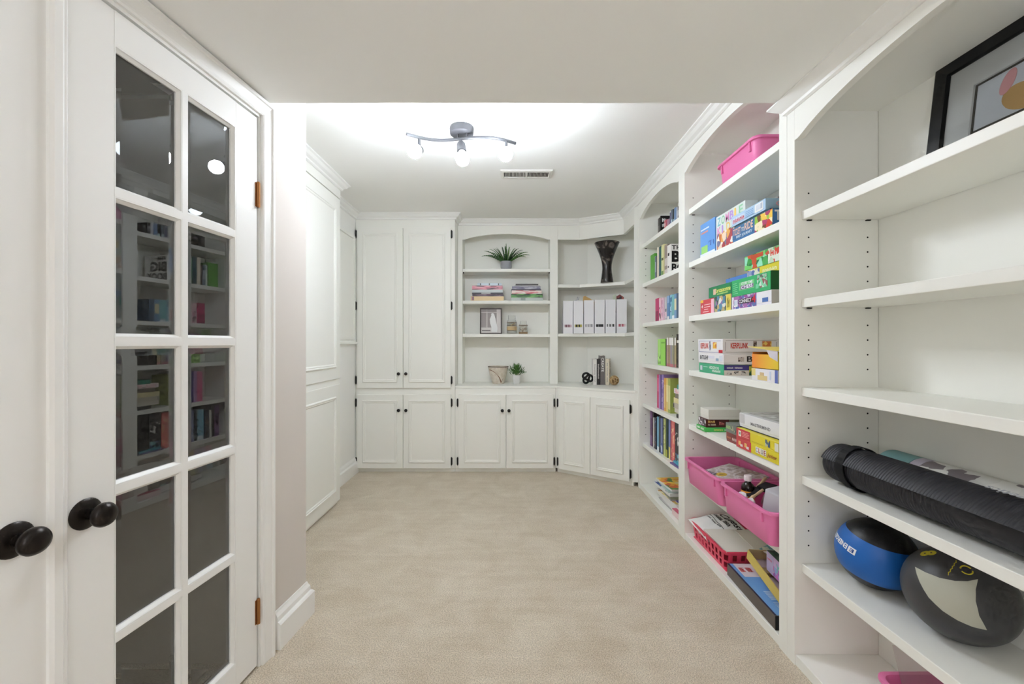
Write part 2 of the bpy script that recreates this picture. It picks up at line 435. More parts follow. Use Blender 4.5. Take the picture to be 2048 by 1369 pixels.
# ---- base cabinet below the hutch
bc = thing('base_cabinet', 'white two-door base cabinet under the arched shelves', 'cabinet', (-0.06, YB, 0))
build('carcass', MB().box(-0.538, 0.415, YB, 4.485, 0.038, 0.793), CREAM, bc, bevel=0.001)
build('toe_board', MB().box(-0.538, 0.414, YB+0.012, YB+0.05, 0, 0.038), CREAM, bc)
for x0, x1, sd in ((-0.505, -0.058, 'L'), (-0.054, 0.391, 'R')):
    w = x1-x0; ku = w-0.033 if sd == 'L' else 0.026
    cab_door(bc, (x0, YB-0.02, 0.040), 0, w, 0.695, (ku, 0.547), (sd, [0.068, 0.62]))
# ---- corner base cabinet with a slanted front
A = Vector((0.425, YB)); B = Vector((1.07, 3.605)); dd = (B-A).normalized(); nn = Vector((dd.y, -dd.x))
cc = thing('corner_cabinet', 'white two-door corner base cabinet with a slanted front', 'cabinet', (0.75, 3.85, 0))
build('carcass', MB().prism([(0.417,YB+0.002),(A.x,A.y),(1.041,3.6245),(1.386,3.6245),(1.386,4.485),(0.417,4.485)], 0.038, 0.793), CREAM, cc)
build('toe_board', MB().prism([tuple(A-nn*0.012), (1.038,3.643), (1.06,3.675), tuple(A-nn*0.05)], 0, 0.038), CREAM, cc)
rz = math.atan2(dd.y, dd.x)
P0 = A+dd*0.026; L1 = 0.318; L2 = 0.358
P0f = P0+nn*0.02
cab_door(cc, (P0f.x, P0f.y, 0.040), rz, L1, 0.695, None, ('L', [0.068, 0.62]))
P1 = P0f+dd*(L1+0.004)
cab_door(cc, (P1.x, P1.y, 0.040), rz, L2, 0.695, None, ('R', [0.068, 0.62]))
# ---- worktop
wt = MB().prism([(-0.538,YB-0.004),(A.x-0.002,YB-0.004),(1.043,3.6245),(1.386,3.6245),(1.386,4.485),(-0.538,4.485)], 0.794, 0.815)
tag(build('worktop', wt, CREAM, origin=(0.1,4.2,0.8), bevel=0.002), 'white worktop turning the corner above the base cabinets', 'worktop')

# ---- panelled cabinet on the left
lc = thing('panelled_cabinet', 'white panelled built-in cabinet standing out from the left wall', 'cabinet', (-1.40, 2.8, 0))
XL = -1.315
build('carcass', MB().box(-1.478, XL-0.02, 2.30, 3.268, 0.0, ZC-0.002), CREAM, lc)
build('frieze', MB().box(XL-0.02, XL, 2.30, 3.27, 2.325, ZC-0.002), CREAM, lc)
cab_door(lc, (XL, 2.34, 0.952), PI/2, 0.925, 1.365, None, None, mold=0.085)
cab_door(lc, (XL, 2.34, 0.026), PI/2, 0.925, 0.882, None, None, mold=0.085)
build('mid_rail', MB().box(XL-0.02, XL-0.008, 2.30, 3.268, 0.905, 0.955), CREAM, lc)
# framed panel on the alcove wall
fp = thing('wall_panel', 'tall white framed panel on the alcove wall beside the tall cabinet', 'panel', (-1.478, 3.7, 1.23))
build('board', MB().box(-1.479, -1.474, 3.33, 3.965, 1.25, 2.19), CREAM, fp)
build('frame', sweep([(3.30,1.225),(3.985,1.225),(3.985,2.215),(3.30,2.215)], [(0,-1.479),(0,-1.462),(0.022,-1.464),(0.022,-1.479)], lambda a,b,h: (h,a,b), closed=True), CREAM, fp)
build('sill', MB().box(-1.479, -1.445, 3.29, 3.995, 1.212, 1.232), CREAM, fp, bevel=0.003)

# ------------------------------------------------------------------ shelving
def arch_poly(a0, a1, spring, rise, top, sh=0.03, n=20):
    """(a,z) outline of a header board: flat shoulders and a low arch"""
    pts = [(a0, top), (a0, spring), (a0+0.001, spring)]
    c = (a0+a1)/2; hw = (a1-a0)/2-sh
    pts.append((a0+sh*0.6, spring+0.001))
    for i in range(n+1):
        t = -1+2*i/n
        pts.append((c+hw*t, spring+0.004+rise*(1-t*t)**0.85))
    pts.append((a1-sh*0.6, spring+0.001))
    return pts+[(a1, spring), (a1, top)]
# ---- hutch over the base cabinet
YH = 4.24
hu = thing('hutch', 'white open hutch with an arched top between the tall cabinet and the corner', 'bookcase', (-0.06, 4.35, 0.815))
build('back_panel', MB().box(-0.538, 0.455, 4.470, 4.485, 0.816, ZC-0.002), CREAM, hu)
build('side_panel', MB().box(-0.538, -0.492, YH, 4.47, 0.816, ZC-0.002), CREAM, hu, bevel=0.001)
build('side_panel', MB().box(0.378, 0.455, YH, 4.47, 0.816, ZC-0.002), CREAM, hu, bevel=0.001)
build('arched_header', MB().prism(arch_poly(-0.492, 0.378, 2.252, 0.052, ZC-0.002), YH, YH+0.024, 'y'), CREAM, hu)
build('top_panel', MB().box(-0.492, 0.378, YH+0.024, 4.47, 2.37, 2.39), CREAM, hu)
HS = [1.963, 1.645, 1.313]
for z in HS: build('shelf', MB().box(-0.491, 0.377, YH+0.012, 4.469, z-0.031, z), CREAM, hu, bevel=0.0015)
for x, y in ((-0.487, YH+0.05), (0.373, YH+0.05)):
    build('shelf_pin', MB().box(x-0.004, x+0.004, y-0.02, y+0.01, HS[0]-0.040, HS[0]-0.0312), HOLE, hu)
# ---- corner shelves
XW = 1.055
cs = thing('corner_shelves', 'white open corner shelving between the hutch and the long bookcase', 'bookcase', (0.9, 4.2, 0.815))
build('back_panel', MB().box(0.456, 0.80, 4.470, 4.485, 0.816, ZC-0.002), CREAM, cs)
build('back_panel', MB().prism([(0.79,4.470),(1.386,4.145),(1.386,4.165),(0.80,4.485)], 0.816, ZC-0.002), CREAM, cs)
build('side_panel', MB().box(1.372, 1.388, 3.70, 4.16, 0.816, ZC-0.002), CREAM, cs)
build('post', MB().prism([(XW,3.690),(XF-0.001,3.624),(1.387,3.624),(1.387,3.690)], 0.816, ZC-0.002), CREAM, cs)
shp = [(0.457,YH+0.012),(0.675,YH+0.012),(1.068,4.04),(1.068,3.692),(1.371,3.692),(1.371,4.148),(0.785,4.468),(0.457,4.468)]
CS = [1.806, 1.317]
for z in CS: build('shelf', MB().prism(shp, z-0.031, z), CREAM, cs, bevel=0.0015)
hd = MB().prism([(0.456,YH),(0.671,YH),(XW,4.03),(XW,3.690),(XW+0.024,3.690),(XW+0.024,4.045),(0.677,YH+0.024),(0.456,YH+0.024)], 2.250, ZC-0.002)
build('header', hd, CREAM, cs)
build('top_panel', MB().prism([(0.457,YH+0.026),(0.68,YH+0.026),(1.082,4.05),(1.082,3.692),(1.371,3.692),(1.371,4.148),(0.785,4.468),(0.457,4.468)], 2.37, 2.39), CREAM, cs)

# ---- long bookcase (two bays) and the near bookcase
SZ = [2.050, 1.720, 1.388, 1.053, 0.720, 0.387]
PITCH = 0.0556
def pin_holes(y, z0, z1, skip=()):
    mb = MB(); z = 0.12
    while z < 2.4:
        if z0 < z < z1 and all(abs(z-q+0.016) > 0.03 for q in skip):
            for x in (1.123, 1.3465):
                pts = [(x+0.0033*math.cos(2*PI*i/10), y-0.0006, z+0.0033*math.sin(2*PI*i/10)) for i in range(10)]
                mb.add(pts, [tuple(range(10))])
        z += PITCH
    return mb
def bay(parent, ya, yb, shelves, spring, rise, top):
    """ya near, yb far"""
    build('back_panel', MB().box(XB, 1.404, ya, yb, 0, top), CREAM, parent)
    build('deck', MB().box(XF+0.004, XB, ya, yb, 0.0, 0.042), CREAM, parent, bevel=0.002)
    build('arched_header', MB().prism(arch_poly(ya, yb, spring, rise, top), XF, XS-0.002, 'x'), CREAM, parent)
    build('top_panel', MB().box(XS, XB, ya, yb, top-0.05, top-0.03), CREAM, parent)
    for z in shelves:
        s = build('shelf', MB().box(XS, XB-0.001, ya+0.001, yb-0.001, z-0.033, z), CREAM, parent, bevel=0.002, seg=2)
        for x in (1.123, 1.345):
            build('shelf_pin', MB().box(x-0.008, x+0.008, yb-0.009, yb-0.001, z-0.0372, z-0.0335), HOLE, s)
    h = pin_holes(yb, 0.36, spring-0.15, shelves)
    build('pin_hole_row', h, HOLE, parent)['kind'] = 'stuff'
lb = thing('long_bookcase', 'long white two-bay built-in bookcase full of books and games on the right', 'bookcase', (1.23, 2.66, 0))
build('side_panel', MB().box(XF, XB, 1.661, 1.710, 0, ZC-0.002), CREAM, lb, bevel=0.001)
build('divider', MB().box(XF, XB, 2.646, 2.742, 0, ZC-0.002), CREAM, lb, bevel=0.001)
build('side_panel', MB().box(XF, XB, 3.583, 3.622, 0.0, ZC-0.002), CREAM, lb, bevel=0.001)
bay(lb, 1.710, 2.646, SZ, 2.276, 0.062, ZC-0.002)
bay(lb, 2.742, 3.583, SZ, 2.262, 0.062, ZC-0.002)
nb = thing('near_bookcase', 'white arched bookcase nearest the camera under the soffit', 'bookcase', (1.23, 1.1, 0))
build('side_panel', MB().box(XF, XB, 1.616, 1.6595, 0, ZS-0.002), CREAM, nb, bevel=0.001)
build('side_panel', MB().box(XF, XB, 0.50, 0.60, 0, ZS-0.002), CREAM, nb, bevel=0.001)
bay(nb, 0.60, 1.616, SZ[1:], 1.989, 0.075, ZS-0.002)

# ------------------------------------------------------------------ ceiling fixture and vent
NICKEL = mat('brushed_nickel', (66, 66, 69), 0.5, metal=0.2)
GLOW = mat('bulb_glow', (236, 244, 255), 0.5, emit=BULB)
fx, fy = -0.285, 2.42
lf = thing('track_light', 'brushed nickel wavy bar ceiling light with three lit bulbs', 'ceiling light', (fx, fy, ZC-0.002))
build('canopy', MB().lathe([(0.0005,0),(0.066,0),(0.068,-0.010),(0.066,-0.038),(0.058,-0.044),(0.0005,-0.045)], 36, (fx, fy, ZC-0.001)), NICKEL, lf, smooth=True)
ends = (Vector((-0.580, 2.345, 0)), Vector((0.020, 2.455, 0)))
def bar_pt(t):
    p = ends[0].lerp(ends[1], t); d = (ends[1]-ends[0]).normalized(); n = Vector((-d.y, d.x, 0))
    return p+n*(0.042*math.sin(2*PI*t))+Vector((0, 0, ZC-0.074))
build('wavy_bar', MB().tube([bar_pt(i/36) for i in range(37)], 0.0085, 12), NICKEL, lf, smooth=True)
for t in (0.46, 0.54):
    q = bar_pt(t); build('stem', MB().tube([(q.x, q.y, ZC-0.04), (q.x, q.y, q.z)], 0.005, 10), NICKEL, lf)
def bulb_unit(t, dirv, drop):
    q = bar_pt(t); dirv = Vector(dirv).normalized()
    st = build('lamp_stem', MB().tube([(q.x, q.y, q.z), (q.x, q.y, q.z-drop)], 0.0075, 12), NICKEL, lf, smooth=True)
    base = Vector((q.x, q.y, q.z-drop))
    M = Matrix.Translation(base) @ dirv.to_track_quat('Z', 'Y').to_matrix().to_4x4()
    sk = MB().lathe([(0.0005,-0.024),(0.016,-0.020),(0.024,-0.006),(0.0255,0.034),(0.026,0.044),(0.022,0.045),(0.0005,0.036)], 24).xf(M)
    build('socket', sk, NICKEL, lf, smooth=True)
    cl2 = MB().lathe([(0.0145,0.030),(0.0155,0.040),(0.026,0.060),(0.0335,0.072),(0.030,0.074),(0.0005,0.070)], 24).xf(M)
    build('bulb_collar', cl2, mat('collar_white', (236, 236, 236), 0.4), lf, smooth=True)
    bl = MB().lathe([(0.0005,0.0715),(0.0335,0.0725),(0.0385,0.088),(0.0385,0.096),(0.0355,0.110),(0.027,0.122),(0.013,0.130),(0.0005,0.132)], 24).xf(M)
    build('bulb', bl, GLOW, lf, smooth=True)
bulb_unit(0.11, (-0.06, -0.78, -0.40), 0.072)
bulb_unit(0.49, (0.12, -0.30, -0.95), 0.036)
bulb_unit(0.905, (-0.02, -0.78, -0.40), 0.072)

VENTM = mat('vent_enamel', (222, 220, 214), 0.4)
VENTD = mat('vent_duct', (70, 66, 62), 0.8)
cv = thing('ceiling_vent', 'white rectangular ceiling air vent with two louvre banks', 'vent', (0.10, 3.075, ZC))
vx0, vx1, vy0, vy1 = -0.083, 0.288, 3.005, 3.150
build('duct', MB().box(vx0+0.02, vx1-0.02, vy0+0.02, vy1-0.02, ZC-0.003, ZC-0.001), VENTD, cv)
build('frame', sweep([(vx0,vy0),(vx1,vy0),(vx1,vy1),(vx0,vy1)], [(0,-0.001),(0.002,-0.008),(0.022,-0.013),(0.026,-0.010),(0.026,-0.001)], lambda a,b,h: (a,b,ZC+h), closed=True), VENTM, cv)
build('centre_bar', MB().box(0.098, 0.110, vy0+0.02, vy1-0.02, ZC-0.012, ZC-0.003), VENTM, cv)
nsl = 15
for k in range(2):
    xa, xb = ((vx0+0.028, 0.096), (0.112, vx1-0.028))[k]
    tilt = 0.006 if k == 0 else -0.006
    for i in range(nsl):
        x = xa+(xb-xa)*(i+0.5)/nsl
        q = MB().add([(x-0.0007,vy0+0.024,ZC-0.003),(x+0.0007,vy0+0.024,ZC-0.003),(x+0.0007+tilt*0.6,vy0+0.024,ZC-0.011),(x-0.0007+tilt*0.6,vy0+0.024,ZC-0.011),
                      (x-0.0007,vy1-0.024,ZC-0.003),(x+0.0007,vy1-0.024,ZC-0.003),(x+0.0007+tilt*0.6,vy1-0.024,ZC-0.011),(x-0.0007+tilt*0.6,vy1-0.024,ZC-0.011)],
                     [(0,1,2,3),(7,6,5,4),(0,4,5,1),(1,5,6,2),(2,6,7,3),(3,7,4,0)])
        build('slat', q, VENTM, cv)
# fill lamp added out of view behind the camera to brighten the near side
FILL_GLOW = mat('fill_glow', (240, 245, 255), 0.5, emit=FILL)
FILL_BOWL = mat('fill_bowl_glow', (240, 245, 255), 0.5, emit=FILL*0.22)
hl = thing('fill_lamp', 'added uplighting fill lamp with a white bowl, unseen behind the camera', 'fill lamp', (-0.2, -1.3, 0))
build('fill_lamp_base', MB().lathe([(0.0005,0.0),(0.15,0.0),(0.15,0.015),(0.03,0.03),(0.0005,0.031)], 32, (-0.2,-1.3,0)), NICKEL, hl)
build('fill_lamp_pole', MB().tube([(-0.2,-1.3,0.03),(-0.2,-1.3,1.10)], 0.011, 12), NICKEL, hl)
build('fill_lamp_bowl', MB().lathe([(0.0005,1.10),(0.06,1.11),(0.12,1.15),(0.165,1.22),(0.17,1.25),(0.162,1.25)], 32, (-0.2,-1.3,0), cap=False), FILL_BOWL, hl, smooth=True)
build('fill_lamp_diffuser', MB().lathe([(0.0005,1.235),(0.10,1.230),(0.160,1.215),(0.0005,1.21)], 32, (-0.2,-1.3,0), cap=False), FILL_GLOW, hl, smooth=True)

# ================================================================== contents of the shelves
def Yx(px, X): return F*X/(px-1024.0)          # depth of a point of the plane X seen in column px
def Zy(py, Y): return H+(687.0-py)*Y/F
def book(label, loc, rot, t, h, d, col, group=None, bands=(), name='book', cat='book', pages=PAGES, rough=0.4, spine_art=None, title=None):
    """local axes: thickness x, depth y (spine at y=0), height z; bands = (v0, v1, colour) across the spine"""
    r = thing(name, label, cat, loc, rot, group)
    cm = col if not isinstance(col, tuple) else mat('cover_%d_%d_%d' % col, col, rough)
    b = min(0.0025, t*0.2)
    build('cover', MB().prism([(0,0),(t,0),(t,d),(t-b,d),(t-b,b*1.5),(b,b*1.5),(b,d),(0,d)], 0, h), cm, r, False)
    build('pages', MB().box(b, t-b, b*1.5, d-0.004, 0.003, h-0.003), pages, r, False)
    for v0, v1, c in bands:
        m = c if not isinstance(c, tuple) else mat('ink_%d_%d_%d' % c, c, 0.45)
        patch((t*0.08, 0, h*v0), (1,0,0), (0,0,1), t*0.84, h*(v1-v0), m, r, False, name='spine_label')
    if title:
        s_, m, v0, v1, sw = title
        lettering(s_, (t*(0.5-sw/2), 0, h*v1), (0,0,-1), (1,0,0), h*(v1-v0), t*sw, m, r, False, name='title')
    return r
class GBox:
    """box-shaped thing with lid and base; faces x (to the room) and y (to the camera) take print"""
    def __init__(g, name, label, cat, X0, X1, Yn, Yf, z0, z1, col, base=None, rotz=0.0, group=None, rough=0.35, lid=0.82, tilt=0.0):
        g.b = (X0, X1, Yn, Yf, z0, z1)
        g.r = thing(name, label, cat, ((X0+X1)/2, (Yn+Yf)/2, z0), (0,0,0), group)
        cm = col if not isinstance(col, tuple) else mat('box_%d_%d_%d' % col, col, rough)
        bm_ = cm if base is None else mat('box_%d_%d_%d' % base, base, rough)
        zs = z0+(z1-z0)*(1-lid)
        if lid < 1:
            build('base', MB().box(X0+0.0015, X1-0.0015, Yn+0.0015, Yf-0.0015, z0, zs+0.001), bm_, g.r)
        build('lid', MB().box(X0, X1, Yn, Yf, zs if lid < 1 else z0, z1), cm, g.r, bevel=0.0012)
        g.r.rotation_euler = (0, tilt, rotz); g.n = 0
    def up(g):
        g.n += 1; return 0.0004+0.00014*g.n
    def mm(g, c): return c if not isinstance(c, tuple) else mat('ink_%d_%d_%d' % c, c, 0.4)
    def fx(g, u0, u1, v0, v1, c, name='artwork', lift=None):
        X0, X1, Yn, Yf, z0, z1 = g.b
        return patch((X0, Yf-(Yf-Yn)*u0, z0+(z1-z0)*v0), *RX, (Yf-Yn)*(u1-u0), (z1-z0)*(v1-v0), g.mm(c), g.r, name=name, lift=g.up())
    def fy(g, u0, u1, v0, v1, c, name='artwork', lift=None):
        X0, X1, Yn, Yf, z0, z1 = g.b
        return patch((X0+(X1-X0)*u0, Yn, z0+(z1-z0)*v0), *RY, (X1-X0)*(u1-u0), (z1-z0)*(v1-v0), g.mm(c), g.r, name=name, lift=g.up())
    def ft(g, u0, u1, v0, v1, c, name='artwork', lift=None):
        X0, X1, Yn, Yf, z0, z1 = g.b
        return patch((X0+(X1-X0)*v0, Yf-(Yf-Yn)*u0, z1), (0,-1,0), (1,0,0), (Yf-Yn)*(u1-u0), (X1-X0)*(v1-v0), g.mm(c), g.r, name=name, lift=g.up())
    def tx(g, s_, u0, u1, v0, v1, c, lift=None, shear=0.0):
        X0, X1, Yn, Yf, z0, z1 = g.b
        return lettering(s_, (X0, Yf-(Yf-Yn)*u0, z0+(z1-z0)*v0), *RX, (Yf-Yn)*(u1-u0), (z1-z0)*(v1-v0), g.mm(c), g.r, lift=g.up()+0.0002, shear=shear)
    def ty(g, s_, u0, u1, v0, v1, c, lift=None, shear=0.0):
        X0, X1, Yn, Yf, z0, z1 = g.b
        return lettering(s_, (X0+(X1-X0)*u0, Yn, z0+(z1-z0)*v0), *RY, (X1-X0)*(u1-u0), (z1-z0)*(v1-v0), g.mm(c), g.r, lift=g.up()+0.0002, shear=shear)
GAMES = 'board games on the long bookcase'
BOOKS = 'books on the long bookcase'

# ------------------------------------------------------------------ far bay: rows of books
def row(z, Xs, items, depth=0.16, group=BOOKS):
    """items: (px far, px near, py top, colour, label, bands)"""
    for x0, x1, yt, col, label, bands in items:
        ya, yb = Yx(x0, Xs), Yx(x1, Xs)
        h = Zy(yt, (ya+yb)/2)-z
        dx = random.uniform(-0.004, 0.006)
        book(label, (Xs+dx, ya-0.0006, z+0.0005), (0, 0, -PI/2), max(0.006, ya-yb-0.0012), h, depth+random.uniform(-0.015, 0.02), col, group, bands)
W_ = (232, 230, 226); K_ = (30, 28, 28)
z1, z2, z3, z4, z5, z6 = SZ
S = 'on the far bay'
row(z1, 1.150, [
 (1316, 1319.5, 437, (70, 66, 62), 'black hardback with white scrawl on the top shelf of the far bay', [(0.3, 0.6, (120, 116, 110))]),
 (1327.5, 1331, 441, (196, 96, 104), 'salmon pink paperback on the top shelf of the far bay', [(0.5, 0.8, (226, 170, 170))]),
 (1331.2, 1335, 440, (188, 74, 96), 'dark rose paperback on the top shelf of the far bay', [(0.2, 0.5, (220, 150, 160))]),
 (1335.2, 1339, 439, (168, 132, 152), 'dusty mauve paperback beside the disc cases on the top shelf', []),
], 0.11)
fr = thing('book', 'black book with white lettering, cover turned to the camera, on the top shelf', 'book', (1.16, Yx(1319.6, 1.15)-0.012, z1), (0,0,0), BOOKS)
build('cover', MB().box(1.152, 1.262, Yx(1319.6,1.15)-0.016, Yx(1319.6,1.15)-0.001, z1, z1+0.158), mat('cover_black', K_, 0.4), fr)
lettering('~MY', (1.162, Yx(1319.6,1.15)-0.016, z1+0.11), *RY, 0.05, 0.03, PAPER, fr)
lettering('~OLD', (1.162, Yx(1319.6,1.15)-0.016, z1+0.07), *RY, 0.06, 0.03, PAPER, fr)
row(z1, 1.112, [
 (1340.5, 1343, 423, (206, 210, 222), 'pale lilac disc case, leftmost of the cases on the top shelf', [(0.1, 0.9, (70, 70, 110))]),
 (1343.2, 1346, 420, (92, 104, 120), 'slate blue disc case on the top shelf of the far bay', [(0.05, 0.3, (190, 214, 220))]),
 (1346.2, 1349, 418, (28, 34, 38), 'black disc case between blue ones on the top shelf', [(0.0, 0.25, (170, 204, 210))]),
 (1349.2, 1352, 416, (120, 150, 190), 'sky blue disc case on the top shelf of the far bay', []),
 (1352.2, 1354.4, 414, (226, 226, 236), 'white disc case on the top shelf of the far bay', []),
 (1354.6, 1357.6, 413, (64, 58, 60), 'charcoal disc case, nearest on the top shelf of the far bay', [(0.3, 0.7, (150, 150, 156))]),
], 0.12)
row(z2, 1.122, [
 (1299.6, 1307.5, 509.5, (92, 168, 60), 'thick bright green binder, leftmost on the second shelf', []),
 (1308.4, 1310.4, 513, (206, 220, 214), 'thin mint white book beside the green binder', []),
 (1310.6, 1313.0, 513, (96, 112, 132), 'thin slate blue book on the second shelf', [(0.3, 0.75, (170, 180, 190))]),
 (1313.2, 1314.6, 514, (120, 100, 84), 'thin brown book on the second shelf', []),
 (1314.8, 1317.3, 495, (236, 226, 206), 'tall ivory book on the second shelf', []),
 (1317.5, 1321, 494, (32, 78, 92), 'tall dark teal book on the second shelf', [(0.02, 0.1, (20, 50, 60))]),
 (1321.2, 1323.4, 495, (86, 156, 110), 'tall mid green book on the second shelf', []),
 (1323.6, 1328, 490, (226, 222, 168), 'tall pale yellow book with green marks on the second shelf', [(0.0, 0.16, (120, 150, 90)), (0.5, 0.58, (90, 84, 50))]),
 (1328.2, 1334, 490, (150, 136, 128), 'tall taupe book with white lettering blocks on the second shelf', [(0.30, 0.55, (206, 198, 192)), (0.0, 0.18, (214, 204, 200))]),
], 0.17)
ya, yb = Yx(1334.4, 1.118), Yx(1341.6, 1.118)
bb = thing('book', 'large white book with huge black letters facing the camera on the second shelf', 'book', (1.23, yb, z2), (0,0,0), BOOKS)
WB = mat('cover_white', (236, 234, 230), 0.4)
bh = Zy(488, yb)-z2
build('cover', MB().prism([(1.118,yb),(1.340,yb),(1.340,yb+0.003),(1.122,yb+0.003),(1.122,ya-0.004),(1.340,ya-0.004),(1.340,ya-0.001),(1.118,ya-0.001)], z2, z2+bh), WB, bb)
build('pages', MB().box(1.122, 1.336, yb+0.003, ya-0.004, z2+0.003, z2+bh-0.003), PAGES, bb)
INK = mat('ink_black', (26, 24, 24), 0.5)
lettering('THE', (1.124, yb, z2+bh*0.80), *RY, 0.095, bh*0.15, INK, bb)
lettering('BIG', (1.124, yb, z2+bh*0.36), *RY, 0.16, bh*0.40, INK, bb, bold=0.05)
lettering('BOOK', (1.124, yb, z2+bh*0.02), *RY, 0.20, bh*0.29, INK, bb, bold=0.04)
patch((1.118, ya-0.012, z2+bh*0.62), *RX, 0.03, 0.02, INK, bb, name='spine_label')
patch((1.118, ya-0.012, z2+bh*0.2), *RX, 0.02, 0.012, INK, bb, name='spine_label')
SC = lambda k, cols: art('spine_art_%d' % k, cols, 46)
row(z3, 1.122, [
 (1311, 1317.5, 597.5, (196, 52, 108), 'magenta book, leftmost on the third shelf of the far bay', [(0.0, 0.45, (150, 40, 84))]),
 (1317.7, 1321.6, 597, (240, 200, 210), 'blush pink book beside the magenta one', [(0.0, 0.6, SC(1, [(226,150,180),(250,230,232),(90,60,70)]))]),
 (1321.8, 1325.2, 596, (232, 190, 204), 'rosy white book with floral spine on the third shelf', [(0.05, 0.9, SC(2, [(226,180,200),(240,226,230),(196,140,170)]))]),
 (1325.4, 1328.6, 596, (222, 186, 202), 'dusty pink book, fourth from the left on the third shelf', []),
 (1328.8, 1332.8, 595, (206, 204, 206), 'silver grey book with a dark motif on the third shelf', [(0.05, 0.5, SC(3, [(120,120,126),(210,206,210),(236,200,214)]))]),
 (1333.2, 1338, 592, (96, 140, 186), 'mid blue book with a white foot on the third shelf', [(0.0, 0.15, (236, 234, 230)), (0.7, 1.0, (150, 178, 214))]),
 (1338.2, 1343.2, 590, (140, 190, 208), 'powder blue book with white dotted spine on the third shelf', [(0.3, 0.9, SC(4, [(130,184,204),(220,236,240),(60,110,150)]))]),
 (1343.5, 1349, 590, (120, 182, 184), 'seafoam book on the third shelf of the far bay', [(0.0, 0.15, (226, 236, 240))]),
 (1349.2, 1353.8, 588, (112, 150, 190), 'cornflower book with a cream panel on the third shelf', [(0.35, 0.8, (222, 212, 168))]),
 (1354, 1358.6, 587, (72, 96, 122), 'steel blue book, nearest on the third shelf of the far bay', []),
], 0.16)
row(z4, 1.122, [
 (1314.5, 1320.4, 678.5, (172, 226, 122), 'lime green book, leftmost on the fourth shelf', [(0.03, 0.45, SC(5, [(172,226,122),(96,140,60),(190,236,140)]))]),
 (1320.6, 1328.8, 678, (158, 220, 96), 'thicker lime green book, second on the fourth shelf', [(0.82, 0.88, (120, 180, 70))]),
 (1330.6, 1332.6, 679, (66, 58, 62), 'thin charcoal book on the fourth shelf of the far bay', []),
 (1332.8, 1336.6, 676, (176, 148, 128), 'white topped sandy book, first of the five-volume set', [(0.74, 1.0, (240, 238, 234)), (0.0, 0.1, (190, 110, 120))]),
 (1336.7, 1340.4, 676, (168, 150, 112), 'white topped khaki book, second of the five-volume set', [(0.74, 1.0, (240, 238, 234)), (0.0, 0.1, (190, 110, 120))]),
 (1340.5, 1344.2, 676, (150, 142, 168), 'white topped lavender grey book, third of the five-volume set', [(0.74, 1.0, (240, 238, 234)), (0.0, 0.1, (190, 110, 120))]),
 (1344.3, 1347.9, 676, (158, 156, 138), 'white topped sage book, fourth of the five-volume set', [(0.74, 1.0, (240, 238, 234)), (0.0, 0.1, (190, 110, 120))]),
 (1348.0, 1351.2, 676, (176, 160, 120), 'white topped ochre book, last of the five-volume set', [(0.74, 1.0, (240, 238, 234)), (0.0, 0.1, (190, 110, 120))]),
 (1351.6, 1358.6, 669, (58, 52, 48), 'tall dark book with a white disc at the end of the fourth shelf', [(0.74, 0.82, (230, 226, 220)), (0.05, 0.6, SC(6, [(58,52,48),(90,84,78),(30,28,26)]))]),
], 0.15)
row(z5, 1.128, [
 (1314, 1318.6, 750, (206, 70, 120), 'raspberry book, leftmost on the fifth shelf', [(0.5, 0.9, (226, 110, 150))]),
 (1318.8, 1321.6, 750, (172, 140, 196), 'lilac book, second on the fifth shelf', []),
 (1321.8, 1324, 750, (66, 46, 130), 'deep violet book, third on the fifth shelf', []),
 (1324.2, 1328, 750, (160, 136, 200), 'lavender book with white flecks, fourth on the fifth shelf', [(0.2, 0.85, SC(7, [(160,136,200),(226,216,236),(120,96,170)]))]),
 (1328.3, 1332, 757, (226, 168, 84), 'orange book, fifth on the fifth shelf', [(0.1, 0.8, (236, 206, 140))]),
 (1332.2, 1336.8, 757, (226, 204, 120), 'corn yellow book, sixth on the fifth shelf', [(0.3, 0.8, (240, 226, 170))]),
 (1337, 1341.6, 758, (160, 172, 88), 'olive book with cream stripe, seventh on the fifth shelf', [(0.1, 0.8, (220, 210, 150))]),
], 0.18)
# pile lying in front on the fifth shelf: spine to the room
def flat_pile(z, X, xn_px, items, dep=0.15):
    for th, L, col, label, off, rz_, bands in items:
        yn = Yx(xn_px, X)
        book(label, (X+off, yn, z+0.0005), (0, -PI/2, -PI/2+rz_), th-0.001, L, dep, col, BOOKS, bands)
        z += th
    return z
flat_pile(z5, 1.108, 1368.5, [
 (0.026, 0.125, SC(8, [(60,58,58),(110,106,100),(40,38,40)]), 'charcoal speckled booklet at the bottom of the lying pile', 0.0, 0.02, []),
 (0.032, 0.195, (214, 208, 196), 'pale grey book with black edge in the lying pile', 0.006, -0.03, [(0.02, 0.1, (40, 36, 34))]),
 (0.034, 0.190, (190, 182, 166), 'stone coloured book in the lying pile', 0.004, 0.02, [(0.9, 0.98, (40, 36, 34))]),
 (0.036, 0.195, (228, 216, 160), 'pale yellow book in the lying pile', 0.002, -0.02, []),
 (0.030, 0.160, (120, 110, 96), 'dark taupe book in the lying pile', 0.006, 0.03, []),
 (0.034, 0.185, (232, 216, 216), 'blush white book with speckles in the lying pile', 0.0, -0.02, [(0.1, 0.9, SC(9, [(236,226,222),(120,110,110),(240,190,196)]))]),
 (0.030, 0.120, (52, 150, 128), 'emerald green booklet on top of the lying pile', 0.004, 0.03, []),
])
